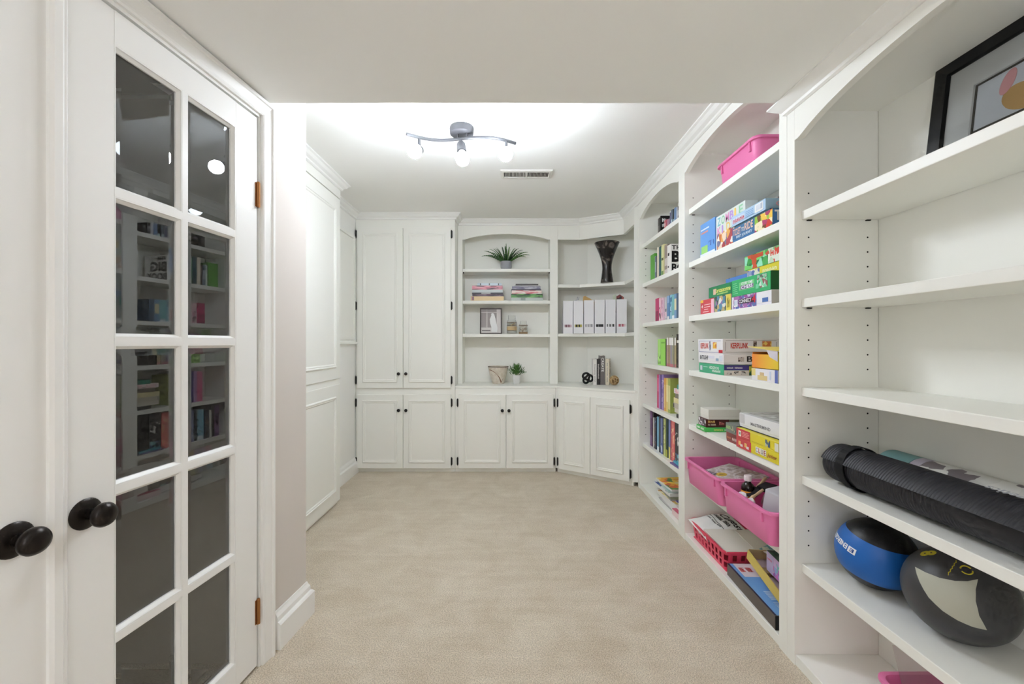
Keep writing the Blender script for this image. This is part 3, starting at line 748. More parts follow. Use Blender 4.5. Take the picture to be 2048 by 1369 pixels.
row(z6, 1.128, [
 (1300, 1303.5, 823, (128, 88, 140), 'plum book, leftmost on the sixth shelf', [(0.3, 0.8, (90, 60, 100))]),
 (1303.7, 1306.4, 825, (52, 40, 48), 'blackish maroon book on the sixth shelf', [(0.1, 0.9, SC(10, [(52,40,48),(96,60,66),(30,26,30)]))]),
 (1306.6, 1308.2, 836, (224, 222, 216), 'thin off-white book on the sixth shelf', []),
 (1308.4, 1312.2, 836, (44, 48, 66), 'midnight navy book with motley spine on the sixth shelf', [(0.1, 0.9, SC(11, [(44,48,66),(90,120,160),(80,60,50)]))]),
 (1312.4, 1318.2, 835, (120, 178, 206), 'wide pale blue book on the sixth shelf', [(0.0, 0.12, (226, 236, 244))]),
 (1318.4, 1321.2, 836, (22, 44, 58), 'petrol blue book on the sixth shelf', []),
 (1321.4, 1325.2, 837, (120, 132, 178), 'periwinkle book on the sixth shelf', [(0.0, 0.3, SC(12, [(60,90,170),(140,150,196),(200,210,226)]))]),
 (1325.4, 1328, 838, (34, 38, 34), 'black book beside the periwinkle one on the sixth shelf', []),
 (1328.2, 1331.6, 838, (190, 200, 120), 'yellow-green book on the sixth shelf', [(0.3, 0.9, SC(13, [(190,200,120),(60,70,40),(226,230,170)]))]),
 (1331.8, 1335.2, 838, (40, 66, 58), 'bottle green book on the sixth shelf', [(0.0, 0.2, (190, 190, 80))]),
 (1335.4, 1339.8, 840, (126, 142, 196), 'hyacinth blue book with a yellow foot on the sixth shelf', [(0.0, 0.3, (222, 216, 120))]),
 (1340, 1341.6, 842, (140, 70, 110), 'thin mulberry book on the sixth shelf', []),
 (1341.8, 1348.4, 843, (222, 106, 104), 'coral red book on the sixth shelf', [(0.1, 0.9, SC(14, [(222,106,104),(240,196,150),(226,120,110)]))]),
 (1348.7, 1358.8, 846, (36, 36, 38), 'thick black book with white letters, nearest on the sixth shelf', [(0.45, 0.75, SC(15, [(36,36,38),(226,222,220),(36,36,38)])), (0.0, 0.25, SC(16, [(60,70,140),(110,180,190),(40,40,60)]))]),
], 0.18)
flat_pile(z6, 1.104, 1362, [
 (0.010, 0.17, (110, 92, 150), 'thin violet booklet lying at the front of the sixth shelf', 0.0, 0.06, []),
 (0.012, 0.17, (84, 176, 196), 'thin aqua booklet lying at the front of the sixth shelf', 0.004, -0.05, []),
], 0.03)
# magazines piled on the bottom deck of the far bay
DECK = 0.043
zz = DECK
def mag(label, x, y, z, rot, w, l, th, side, cov, group='magazines piled on the bottom deck'):
    """magazine lying flat: cover art on top"""
    r = thing('magazine', label, 'magazine', (x, y, z), (0, 0, rot), group)
    build('pages', MB().box(-w/2+0.001, w/2-0.001, -l/2+0.001, l/2-0.001, 0.0004, th-0.0006), side, r, False)
    build('cover', MB().box(-w/2, w/2, -l/2, l/2, th-0.0008, th), cov, r, False)
    return r
side_w = mat('pages_white', (232, 232, 230), 0.6); side_g = mat('pages_grey', (150, 150, 148), 0.6)
mg = [
 ('grey folder at the foot of the magazine pile', 0.006, 0.21, 0.40, side_g, mat('cover_folder', (206, 204, 202), 0.5), (1.225, 3.05), 0.02),
 ('thin white magazine second from the bottom of the pile', 0.012, 0.20, 0.40, side_w, mat('cover_w1', (226, 226, 224), 0.4), (1.228, 3.08), -0.03),
 ('thick white magazine in the middle of the pile', 0.034, 0.21, 0.42, side_w, mat('cover_w2', (222, 220, 214), 0.4), (1.232, 3.10), 0.03),
 ('yellow magazine with a brown picture in the pile', 0.012, 0.21, 0.29, side_w, art('cover_pancake', [(226,214,130), (214,196,120), (170,110,60), (236,226,190), (196,140,80)], 30), (1.220, 3.10), 0.10),
 ('grey magazine under the food magazines', 0.014, 0.21, 0.33, side_g, mat('cover_g2', (120, 122, 96), 0.4), (1.232, 3.16), -0.06),
 ('white magazine with a blue corner in the pile', 0.022, 0.21, 0.30, side_w, art('cover_blue', [(60,84,150), (226,230,236), (110,130,180), (236,236,236)], 20), (1.222, 3.20), 0.06),
 ('pale teal magazine near the top of the pile', 0.018, 0.20, 0.28, mat('pages_teal', (196, 214, 210), 0.6), mat('cover_teal', (150, 196, 186), 0.4), (1.228, 3.20), -0.05),
 ('orange food magazine on top of the pile', 0.016, 0.20, 0.27, side_w, art('cover_food', [(240,170,60), (250,210,80), (226,110,60), (246,226,170), (90,140,70)], 24), (1.226, 3.18), 0.08),
]
for label, th, w, l, sd, cv_, (x, y), rt in mg:
    mag(label, x, y, zz+0.0004, rt, w, l, th, sd, cv_); zz += th
pb = mag('purple magazine leaning over the pile at the near end', 1.245, 2.885, DECK+0.0725, 0.06, 0.20, 0.20, 0.006, side_w, mat('cover_purple', (66, 50, 140), 0.4))
patch((0.03, -0.06, 0.006), (0,1,0), (-1,0,0), 0.10, 0.02, mat('ink_white', (240,240,240), 0.5), pb, False, name='cover_strip')
for yo in (-0.045, 0.035):
    build('printed_ring', MB().lathe([(0.014,0.0),(0.014,0.0006),(0.024,0.0006),(0.024,0.0)], 20, (0.02, yo, 0.006)), mat('ink_lilac', (190, 160, 210), 0.5), pb, False)
mag('pink edged booklet on the deck at the near end of the magazine pile', 1.19, 2.855, DECK+0.0004, 0.05, 0.17, 0.18, 0.040, mat('pages_pink', (232, 206, 206), 0.6), mat('cover_pk', (206, 90, 120), 0.4))

# ------------------------------------------------------------------ near bay of the long bookcase: games
# shelf 2
T2 = SZ[1]
g = GBox('game_box', 'sky blue upright box with a green dome, far end of the games shelf', 'game box', 1.128, 1.185, 2.372, 2.555, T2, T2+0.205, (104, 160, 226), lid=1.0, group=GAMES)
g.fx(0.0, 1.0, 0.0, 0.13, (232, 238, 244)); g.fx(0.08, 0.52, 0.13, 0.34, (160, 216, 120))
g.fx(0.06, 0.62, 0.80, 0.84, (226, 236, 250)); g.fx(0.08, 0.55, 0.70, 0.745, (226, 150, 140)); g.fx(0.60, 0.95, 0.26, 0.42, art('kids_blue', [(60,96,170),(104,160,226),(80,110,190)], 60))
g = GBox('game_box', 'white upright game box with pastel ZOMBIE lettering', 'game box', 1.133, 1.195, 2.072, 2.366, T2, T2+0.196, (226, 232, 230), lid=1.0, group=GAMES)
g.fx(0.0, 1.0, 0.0, 1.0, (222, 230, 226), lift=0.0002)
g.fx(0.03, 0.97, 0.04, 0.52, art('zombie_art', [(206,120,70),(236,214,190),(170,70,80),(240,236,230),(226,170,90),(120,120,150)], 34))
cols = [(120,190,200),(140,200,160),(226,150,200),(190,150,220),(236,200,110),(150,210,170)]
for i, ch in enumerate('ZOMBIE'):
    g.tx(ch, 0.05+i*0.152, 0.05+i*0.152+(0.06 if ch == 'I' else 0.125), 0.72, 0.95, cols[i])
for i, ch in enumerate('KIDZ'):
    g.tx(ch, 0.05+i*0.17, 0.05+i*0.17+(0.05 if ch == 'I' else 0.13), 0.48, 0.69, cols[(i+2) % 6])
g = GBox('game_box', 'blue game box reading TICKET TO RIDE on the games shelf', 'game box', 1.100, 1.378, 1.802, 2.130, T2, T2+0.070, (58, 110, 160), group=GAMES)
g.fx(0.60, 1.0, 0.0, 1.0, art('ticket_art', [(206,60,50),(236,196,80),(120,70,40),(150,190,70),(240,226,190),(170,60,100)], 38))
g.tx('TICKET', 0.03, 0.24, 0.42, 0.90, (240, 196, 170)); g.tx('TO', 0.26, 0.33, 0.50, 0.78, (232, 232, 226)); g.tx('RIDE', 0.345, 0.56, 0.46, 0.95, (240, 206, 180))
g.tx('FIRST JOURNEY', 0.12, 0.54, 0.12, 0.36, (214, 230, 240))
g.ty('T', 0.03, 0.13, 0.30, 0.92, (226, 222, 210)); g.ty('TICKET TO RIDE', 0.16, 0.9, 0.4, 0.85, (226, 222, 210))
g = GBox('game_box', 'thin dark teal box between the blue and the pale blue games', 'game box', 1.112, 1.36, 1.84, 2.135, T2+0.0705, T2+0.084, (44, 84, 96), lid=1.0, group=GAMES)
g = GBox('game_box', 'pale blue game box with red script on top of its stack', 'game box', 1.106, 1.37, 1.862, 2.150, T2+0.0845, T2+0.134, (178, 206, 232), group=GAMES)
g.fx(0.02, 0.42, 0.18, 0.72, (206, 222, 240)); g.tx('~Crossing', 0.05, 0.42, 0.22, 0.66, (200, 80, 96), shear=0.25)
g.fx(0.72, 0.94, 0.14, 0.88, PAPER); g.fx(0.75, 0.92, 0.3, 0.8, art('barcode', [(210,216,226),(170,180,196)], 120, stretch=(1,1,0.02)))
for k in range(4): g.fx(0.46, 0.68, 0.2+k*0.16, 0.25+k*0.16, (120, 160, 206))
g.fy(0.0, 1.0, 0.0, 1.0, (150, 176, 190)); 
q = build('emblem', MB().lathe([(0.0005,0),(0.020,0),(0.020,0.0008),(0.0005,0.0008)], 24).xf(Matrix.Translation((1.162, 1.8612, T2+0.11)) @ Matrix.Rotation(PI/2, 4, 'X')), mat('ink_darkred', (130, 40, 44), 0.4), g.r)
lettering('G', (1.151, 1.8600, T2+0.101), *RY, 0.022, 0.019, mat('ink_pink2', (236, 150, 150), 0.4), g.r)
g = GBox('game_box', 'small grey box behind the ZOMBIE box', 'game box', 1.215, 1.30, 1.95, 2.09, T2+0.1345, T2+0.172, (150, 142, 138), lid=1.0, group=GAMES)
g.fx(0.1, 0.6, 0.2, 0.9, art('grey_art', [(150,142,138),(90,70,64),(190,180,176)], 50))
# shelf 3
T3 = SZ[2]
g = GBox('game_box', 'small red card game box, far end of the third games shelf', 'game box', 1.118, 1.19, 2.362, 2.530, T3, T3+0.084, (206, 70, 80), lid=1.0, group=GAMES)
g.fx(0.0, 0.22, 0.82, 1.0, (240, 200, 80)); g.fx(0.8, 1.0, 0.0, 0.95, (240, 190, 206))
for k, (a, b) in enumerate(((0.3, 0.9), (0.3, 0.86), (0.3, 0.7), (0.2, 0.75))): g.fx(a, b*0.85, 0.62-k*0.16, 0.67-k*0.16, (246, 214, 214))
g.tx('4', 0.08, 0.22, 0.44, 0.66, PAPER)
g = GBox('game_box', 'small box with a picture and a yellow side on the third games shelf', 'game box', 1.116, 1.20, 2.176, 2.352, T3, T3+0.086, (222, 220, 216), lid=1.0, group=GAMES)
g.fx(0.0, 0.72, 0.0, 1.0, art('cards_art', [(90,140,170),(226,222,216),(190,170,120),(60,80,70),(150,110,170),(110,160,130)], 45)); g.fx(0.74, 1.0, 0.0, 1.0, (226, 206, 90))
g.tx('~CAT', 0.80, 0.94, 0.2, 0.85, (90, 80, 40))
g = GBox('game_box', 'white and purple game box reading CONNECT on the third shelf', 'game box', 1.108, 1.375, 1.822, 2.150, T3, T3+0.062, (232, 230, 236), group=GAMES)
g.fx(0.04, 0.66, 0.0, 1.0, art('connect_art', [(150,80,150),(90,110,170),(170,110,170),(206,206,226),(120,80,150)], 60)); g.fx(0.06, 0.17, 0.2, 0.72, PAPER)
g.fx(0.07, 0.16, 0.3, 0.68, MATS['barcode'])
g.fx(0.20, 0.60, 0.36, 0.74, (40, 30, 40)); g.tx('CONNECT', 0.21, 0.54, 0.42, 0.70, (244, 244, 244)); g.tx('4', 0.545, 0.65, 0.30, 0.88, (206, 50, 70), lift=0.0016)
g.fx(0.80, 0.93, 0.22, 0.52, (80, 116, 180)); g.fy(0, 1, 0, 1, (196, 190, 182))
g = GBox('game_box', 'green game box reading STORY TIME CHESS on top of the white one', 'game box', 1.106, 1.37, 1.826, 2.146, T3+0.0625, T3+0.144, (52, 168, 104), lid=1.0, group=GAMES)
g.fx(0.22, 0.62, 0.30, 0.78, (120, 200, 130)); g.tx('STORY TIME', 0.28, 0.58, 0.60, 0.76, (240, 240, 246)); g.fx(0.26, 0.60, 0.34, 0.57, (120, 90, 140)); g.tx('CHESS', 0.28, 0.58, 0.36, 0.56, (246, 246, 250))
g.fx(0.66, 0.94, 0.20, 0.72, art('chess_art', [(120,206,160),(52,168,104),(206,226,214),(150,90,90)], 55)); g.fx(0.70, 0.92, 0.74, 0.92, art('chess_art2', [(90,100,90),(120,206,160),(180,190,180)], 70))
for k in range(6): g.fx(0.05, 0.19-0.02*(k % 3), 0.16+k*0.12, 0.19+k*0.12, (150, 220, 170))
g.fy(0, 1, 0, 1, (34, 96, 50))
g = GBox('game_box', 'dark green game box with a yellow title on the third shelf', 'game box', 1.118, 1.33, 2.168, 2.425, T3+0.0865, T3+0.146, (34, 128, 84), lid=1.0, group=GAMES)
g.fx(0.26, 0.94, 0.16, 0.72, (60, 140, 70)); g.tx('Carcassonne', 0.28, 0.95, 0.34, 0.74, (236, 226, 120)); g.tx('~HUNTERS', 0.4, 0.86, 0.14, 0.28, (200, 226, 140)); g.fx(0.22, 0.34, 0.22, 0.74, (226, 190, 170), lift=0.0008)
g = GBox('game_box', 'cornflower blue box peeping out behind the green ones', 'game box', 1.205, 1.37, 2.10, 2.405, T3+0.1465, T3+0.192, (86, 132, 206), lid=1.0, group=GAMES)
g.fx(0.88, 0.95, 0.1, 0.9, (24, 34, 90))
g = GBox('game_box', 'flat yellow box under the jungle game', 'game box', 1.150, 1.375, 1.78, 2.085, T3+0.1445, T3+0.188, (222, 206, 60), lid=1.0, group=GAMES)
g.fx(0.0, 0.34, 0.0, 0.9, art('yellow_end', [(226,222,210),(90,110,170),(150,160,196),(206,190,150)], 60)); g.fx(0.84, 1.0, 0.1, 0.95, (206, 66, 54)); g.tx('~JUNIOR', 0.42, 0.78, 0.25, 0.62, (246, 240, 200))
g = GBox('game_box', 'leafy green jungle game box on top of the third shelf stack', 'game box', 1.148, 1.372, 1.795, 2.104, T3+0.1885, T3+0.256, (90, 180, 100), lid=1.0, group=GAMES)
g.fx(0.0, 0.62, 0.0, 1.0, art('jungle_art', [(70,160,80),(120,206,110),(40,120,70),(150,220,190),(196,84,54)], 30)); g.fx(0.62, 1.0, 0.0, 1.0, art('jungle_art2', [(190,214,190),(226,232,220),(120,180,120),(206,80,60)], 34))
g.fx(0.18, 0.50, 0.66, 0.95, (186, 74, 44), lift=0.0008); g.tx('~ape', 0.68, 0.98, 0.45, 0.98, (216, 70, 56))
# shelf 4
T4 = SZ[3]
g = GBox('game_box', 'green box with white lettering at the foot of the fourth shelf stack', 'game box', 1.096, 1.375, 2.205, 2.500, T4, T4+0.053, (60, 170, 124), group=GAMES)
g.fx(0.06, 0.16, 0.25, 0.75, MATS['barcode']); g.tx('HEDGEHOG', 0.44, 0.82, 0.5, 0.78, (240, 246, 240)); g.tx('~ROULETTE', 0.56, 0.88, 0.2, 0.46, (240, 246, 240)); g.fx(0.20, 0.38, 0.62, 0.68, (190, 226, 210))
g.fy(0.0, 0.46, 0.52, 1.0, (66, 54, 128)); g.fy(0.0, 0.46, 0.0, 0.5, (224, 218, 208)); g.fy(0.46, 1.0, 0.0, 1.0, art('hedge_art', [(40,92,56),(70,120,60),(180,180,60),(30,60,40)], 50))
g.ty('~Board puzzle', 0.05, 0.34, 0.68, 0.84, PAPER); g.ty('HEDG', 0.52, 0.94, 0.38, 0.72, (236, 236, 230), shear=0.1)
for k in range(3): g.fy(0.05+k*0.13, 0.14+k*0.13, 0.1, 0.4, art('icon_art', [(210,206,200),(80,76,70)], 90))
g = GBox('game_box', 'white game box reading BATTLESHIP in the fourth shelf stack', 'game box', 1.094, 1.378, 2.205, 2.504, T4+0.0575, T4+0.109, (234, 232, 234), group=GAMES)
g.tx('BATTLESHIP', 0.08, 0.42, 0.36, 0.80, (60, 66, 76)); g.fx(0.44, 0.66, 0.5, 0.78, (222, 222, 234)); g.fx(0.72, 0.82, 0.28, 0.55, (140, 166, 190))
g.fx(0.86, 0.95, 0.3, 0.85, MATS['barcode'])
g.ty('BATTLESHIP', 0.40, 1.35, 0.26, 0.82, (34, 32, 34)) if False else g.ty('BAT', 0.42, 0.80, 0.26, 0.82, (34, 32, 34))
g.fy(0.26, 0.37, 0.28, 0.72, art('anchor', [(90,76,74),(196,186,180)], 80))
g = GBox('game_box', 'thin white lid lying between the green box and the white game', 'game box', 1.10, 1.37, 2.215, 2.49, T4+0.0535, T4+0.057, (226, 232, 228), lid=1.0, group=GAMES)
g = GBox('game_box', 'large white game box reading KERPLUNK on the fourth shelf', 'game box', 1.093, 1.386, 2.214, 2.506, T4+0.1095, T4+0.190, (236, 234, 236), group=GAMES)
RED = (206, 58, 40)
g.tx('KERPLUNK', 0.12, 0.46, 0.34, 0.72, RED); g.fx(0.05, 0.93, 0.86, 0.885, (120, 124, 180)); g.fx(0.05, 0.93, 0.10, 0.125, (120, 124, 180)); g.fx(0.05, 0.06, 0.12, 0.87, (150, 150, 190)); g.fx(0.86, 1.0, 0.08, 0.28, (196, 40, 56))
g.fx(0.50, 0.545, 0.2, 0.86, art('tube_art', [(80,84,96),(206,206,216),(120,130,170)], 70)); g.fx(0.64, 0.78, 0.36, 0.78, art('gold_art', [(226,176,60),(206,120,60),(236,206,110)], 60))
for v in (0.12, 0.88): g.fy(0.05, 0.95, v, v+0.012, (76, 64, 64))
g.fy(0.04, 0.045, 0.2, 0.8, (76, 64, 64)); g.fy(0.95, 0.955, 0.2, 0.8, (76, 64, 64))
g.ty('KERPLUNK', 0.14, 0.45, 0.38, 0.74, RED); g.fy(0.54, 0.60, 0.5, 0.85, art('tube_art2', [(90,76,70),(170,160,156)], 60)); g.fy(0.70, 0.86, 0.50, 0.84, MATS['gold_art'])
# open yellow carton and the white box in front
g = GBox('game_box', 'white box with a tan drawing and blue side, near end of the fourth shelf', 'game box', 1.098, 1.34, 1.762, 1.955, T4, T4+0.054, (232, 230, 234), lid=1.0, group=GAMES)
g.fx(0.0, 0.16, 0.4, 1.0, (222, 206, 130)); g.fx(0.25, 0.62, 0.08, 0.46, (222, 200, 140)); g.fx(0.34, 0.50, 0.46, 0.72, (214, 186, 140)); g.fx(0.90, 1.0, 0.0, 1.0, (96, 112, 180)); g.fx(0.70, 0.76, 0.2, 0.85, (206, 216, 234))
oc = thing('open_carton', 'open orange and yellow carton with its flap up, near end of the fourth shelf', 'carton', (1.21, 1.86, T4+0.0545), (0,0,0))
OG = mat('carton_orange', (236, 170, 54), 0.45); n_, l_, b_ = nodes(OG)
tcn = n_.new('ShaderNodeTexCoord'); sx = n_.new('ShaderNodeSeparateXYZ'); mr = n_.new('ShaderNodeMapRange'); rp = n_.new('ShaderNodeValToRGB')
l_.new(tcn.outputs['Object'], sx.inputs[0]); l_.new(sx.outputs[1], mr.inputs[0]); mr.inputs[1].default_value = -0.10; mr.inputs[2].default_value = 0.10
l_.new(mr.outputs[0], rp.inputs[0]); rp.color_ramp.elements[0].color = rgb(226, 202, 60); rp.color_ramp.elements[1].color = rgb(232, 130, 54); l_.new(rp.outputs[0], b_.inputs['Base Color'])
ca = (1.10, 1.33, 1.765, 1.955, T4+0.055, T4+0.128)
cw = MB(); x0, x1, y0, y1, za, zb = ca
cw.box(x0, x0+0.002, y0, y1, za, zb-0.010).box(x1-0.002, x1, y0, y1, za, zb).box(x0+0.002, x1-0.002, y0, y0+0.002, za, zb).box(x0+0.002, x1-0.002, y1-0.002, y1, za, zb).box(x0, x1, y0, y1, za, za+0.002)
build('carton_wall', cw, OG, oc)
build('flap', MB().add([(x0-0.004,y0,zb+0.006),(x0-0.004,y1+0.03,zb+0.022),(x1,y1+0.01,zb+0.020),(x1,y0,zb+0.006),(x0-0.004,y0,zb+0.008),(x0-0.004,y1+0.03,zb+0.024),(x1,y1+0.01,zb+0.022),(x1,y0,zb+0.008)],
      [(0,1,2,3),(7,6,5,4),(0,4,5,1),(1,5,6,2),(2,6,7,3),(3,7,4,0)]), mat('carton_yellow', (236, 214, 110), 0.5), oc)
build('inner_tray', MB().box(x0+0.02, x1-0.02, y0+0.02, y1-0.02, za+0.003, zb-0.014), mat('tray_black', (40, 36, 34), 0.6), oc)
build('torn_paper', MB().add([(x0-0.0012,y0,zb+0.004),(x0-0.0012,y0+0.08,zb+0.012),(x0-0.0012,y0+0.055,zb-0.02),(x0-0.0012,y0,zb-0.038),(x0-0.0004,y0,zb+0.004),(x0-0.0004,y0+0.08,zb+0.012),(x0-0.0004,y0+0.055,zb-0.02),(x0-0.0004,y0,zb-0.038)],
      [(0,1,2,3),(7,6,5,4),(0,4,5,1),(1,5,6,2),(2,6,7,3),(3,7,4,0)]), mat('paper_lilac', (212, 206, 214), 0.6), oc)
# shelf 5
T5 = SZ[4]
g = GBox('game_box', 'flat bright green box under the brown one on the fifth games shelf', 'game box', 1.086, 1.25, 2.398, 2.512, T5, T5+0.026, (76, 190, 90), lid=1.0, group=GAMES)
g.ty('~RUMMY', 0.3, 0.62, 0.3, 0.7, (226, 226, 120)); g.ty('~plus', 0.66, 0.86, 0.25, 0.75, (236, 246, 230)); g.fx(0.1, 0.4, 0.3, 0.7, (220, 240, 220)); g.fx(0.5, 0.85, 0.3, 0.7, (200, 236, 200))
g = GBox('game_box', 'dark brown box with cream lettering on the green one', 'game box', 1.092, 1.222, 2.400, 2.500, T5+0.0265, T5+0.072, (84, 40, 36), lid=1.0, group=GAMES)
g.fx(0.05, 0.95, 0.05, 0.95, art('brown_art', [(90,70,80),(226,220,226),(60,44,50),(150,130,140)], 70)); g.ty('~SET', 0.08, 0.40, 0.55, 0.88, (226, 190, 110)); g.ty('~BIG EDITION', 0.08, 0.42, 0.22, 0.44, (232, 216, 190)); g.ty('~4+', 0.56, 0.80, 0.3, 0.72, (200, 120, 110))
g = GBox('game_box', 'olive box beside the dark brown one under the white box', 'game box', 1.225, 1.292, 2.402, 2.50, T5+0.0265, T5+0.0715, (120, 116, 92), lid=1.0, group=GAMES)
for k in range(5): g.fy(0.02, 0.98, 0.1+k*0.18, 0.15+k*0.18, (92, 100, 70))
GBox('white_box', 'plain white box on top of the far stack on the fifth games shelf', 'box', 1.100, 1.280, 2.388, 2.492, T5+0.0725, T5+0.128, (226, 224, 216), lid=0.7)
g = GBox('game_box', 'maroon box at the foot of the low stack on the fifth games shelf', 'game box', 1.102, 1.36, 2.085, 2.195, T5, T5+0.047, (128, 60, 58), group=GAMES)
g.tx('~LOGIC', 0.08, 0.45, 0.35, 0.6, (206, 130, 90)); g.tx('~GAME', 0.55, 0.95, 0.3, 0.62, (226, 206, 200))
g = GBox('game_box', 'grey-green box on the maroon one on the fifth games shelf', 'game box', 1.100, 1.36, 2.088, 2.196, T5+0.0475, T5+0.094, (112, 118, 112), group=GAMES)
g.tx('~Qwirk', 0.06, 0.48, 0.38, 0.8, (160, 196, 120)); g.fx(0.5, 0.95, 0.2, 0.8, art('greygreen', [(112,118,112),(160,160,130),(80,90,90)], 70))
for k, (lab, rr) in enumerate((('lower red and yellow detective game box reading CLUE', 0.385), ('upper red and yellow detective game box on the fifth shelf', 0.36))):
    za = T5+k*0.0460
    g = GBox('game_box', lab, 'game box', 1.090, 1.352, 1.742, 2.072, za, za+0.0455, (222, 206, 40), group=GAMES)
    g.fx(0.0, rr, 0.0, 1.0, (196, 60, 66)); g.fy(0, 1, 0, 1, (206, 190, 40))
    if k == 0:
        for q in (0.06, 0.22): g.fx(q, q+0.06, 0.3, 0.72, (236, 190, 110)); g.fx(q+0.05, q+0.11, 0.2, 0.45, (232, 222, 220), lift=0.0008)
        for i, (ch, c_) in enumerate(zip('CLUE', [(120,140,180), (190,60,60), (60,60,70), (150,60,60)])):
            g.fx(0.50+i*0.062, 0.557+i*0.062, 0.28, 0.86, (240, 238, 226)) ; g.tx(ch, 0.508+i*0.062, 0.55+i*0.062, 0.34, 0.80, c_)
        g.tx('junior', 0.77, 0.97, 0.25, 0.72, (150, 60, 30), shear=0.2)
    else:
        g.fx(0.06, 0.13, 0.22, 0.80, (236, 232, 220)); g.fx(0.08, 0.115, 0.4, 0.65, (110, 150, 140), lift=0.0009)
        for j in range(4): g.fx(0.16, 0.34-0.02*(j % 2), 0.28+j*0.15, 0.34+j*0.15, (240, 160, 160))
        g.fx(0.72, 0.82, 0.25, 0.9, art('detective', [(110,130,140),(180,190,170),(80,100,120),(222,206,40)], 60)); g.fx(0.92, 1.0, 0.15, 0.9, (226, 224, 206)); g.fx(0.40, 0.66, 0.2, 0.24, (190, 170, 40))
ms = GBox('game_box', 'white wrapped game box reading MASTERMIND on top of the yellow boxes', 'game box', 1.122, 1.375, 1.735, 2.098, T5+0.0920, T5+0.160, (226, 226, 230), group=GAMES, rough=0.15, rotz=0.03)
ms.tx('MASTERMIND', 0.26, 0.66, 0.34, 0.56, (120, 120, 128)); ms.fx(0.0, 1.0, 0.0, 0.06, (40, 44, 54)); ms.fx(0.0, 0.12, 0.3, 0.95, (196, 194, 196))
ms.ft(0.05, 0.95, 0.1, 0.9, art('silver_top', [(226,226,226),(170,170,168),(206,204,202),(140,138,134)], 14, 0.2, 'N'))

# ------------------------------------------------------------------ pink bins
PINK = mat('pink_plastic', (228, 122, 174), 0.38)
def bin_(label, x0, x1, y0, y1, z0, h, rotz=0.0, ribs=True):
    cx, cy = (x0+x1)/2, (y0+y1)/2
    r = thing('storage_bin', label, 'bin', (cx, cy, z0), (0, 0, rotz), 'pink plastic storage bins')
    hx, hy = (x1-x0)/2, (y1-y0)/2
    def lp(ins, z, rad): return rrect(-hx+ins, hx-ins, -hy+ins, hy-ins, rad, z)
    loops = [lp(0.026,0.0,0.03), lp(0.022,0.004,0.032), lp(0.012,h-0.014,0.034), lp(0.012,h-0.013,0.034), lp(0.001,h-0.013,0.036), lp(0.0,h-0.008,0.036), lp(0.001,h-0.001,0.036), lp(0.006,h,0.034), lp(0.0145,h-0.001,0.032), lp(0.0155,h-0.006,0.032), lp(0.025,0.007,0.03)]
    mb = MB().loft(loops, True, True)
    build('bin_body', mb, PINK, r, False, smooth=True)
    if ribs:
        for sy in (-1, 1):
            build('rib', MB().box(-hx+0.006, -hx+0.024, sy*(hy-0.06)-0.006, sy*(hy-0.06)+0.006, h-0.055, h-0.012), PINK, r, False)
            build('rib', MB().box(hx-0.024, hx-0.006, sy*(hy-0.06)-0.006, sy*(hy-0.06)+0.006, h-0.055, h-0.012), PINK, r, False)
    return r
b_top = bin_('pink plastic bin on the top shelf of the long bookcase', 1.110, 1.372, 1.950, 2.335, SZ[0], 0.128)
for yy in (-0.12, 0.12): pass
T6 = SZ[5]
b_a = bin_('pink plastic bin of magazines and paper, far one of the pair', 1.036, 1.366, 2.150, 2.590, T6, 0.146)
b_b = bin_('pink plastic bin of paint and brushes, near one of the pair', 1.030, 1.360, 1.718, 2.136, T6, 0.146)
# bin contents: papers and magazines
def sheet_mag(label, cx, cy, cz, rot, w, l, th, side, cov, name='magazine', cat='magazine'):
    r = thing(name, label, cat, (cx, cy, cz), rot, None)
    build('pages', MB().box(-w/2, w/2, -l/2, l/2, 0, th-0.001), side, r, False)
    build('cover', MB().box(-w/2, w/2, -l/2, l/2, th-0.001, th), cov, r, False)
    return r
sheet_mag('stack of white paper lying in the far pink bin', 1.18, 2.36, T6+0.045, (0.02, 0.06, 0.03), 0.22, 0.32, 0.030, side_w, PAPER, 'paper_stack', 'paper')
sheet_mag('dark magazine under the pale one in the far pink bin', 1.215, 2.345, T6+0.098, (-0.02, -0.10, 0.25), 0.21, 0.28, 0.008, mat('pages_dark', (60, 52, 46), 0.6), mat('cover_dk', (70, 60, 54), 0.4))
wm = sheet_mag('magazine with a yellow emblem and a faded photograph in the far pink bin', 1.22, 2.34, T6+0.112, (-0.02, -0.12, 0.32), 0.21, 0.275, 0.006, side_w, art('wild_mag', [(206,196,188),(180,166,156),(226,222,222),(150,132,120),(196,180,168)], 16, 0.3, 'N'))
build('emblem', MB().lathe([(0.012,0),(0.012,0.0008),(0.028,0.0008),(0.028,0)], 24, (-0.06, 0.03, 0.006)), mat('ink_gold', (214, 180, 70), 0.4), wm, False)
lettering('~wild', (-0.095, 0.13, 0.006), (0,-1,0), (1,0,0), 0.09, 0.03, mat('ink_navy', (50, 56, 90), 0.4), wm, False)
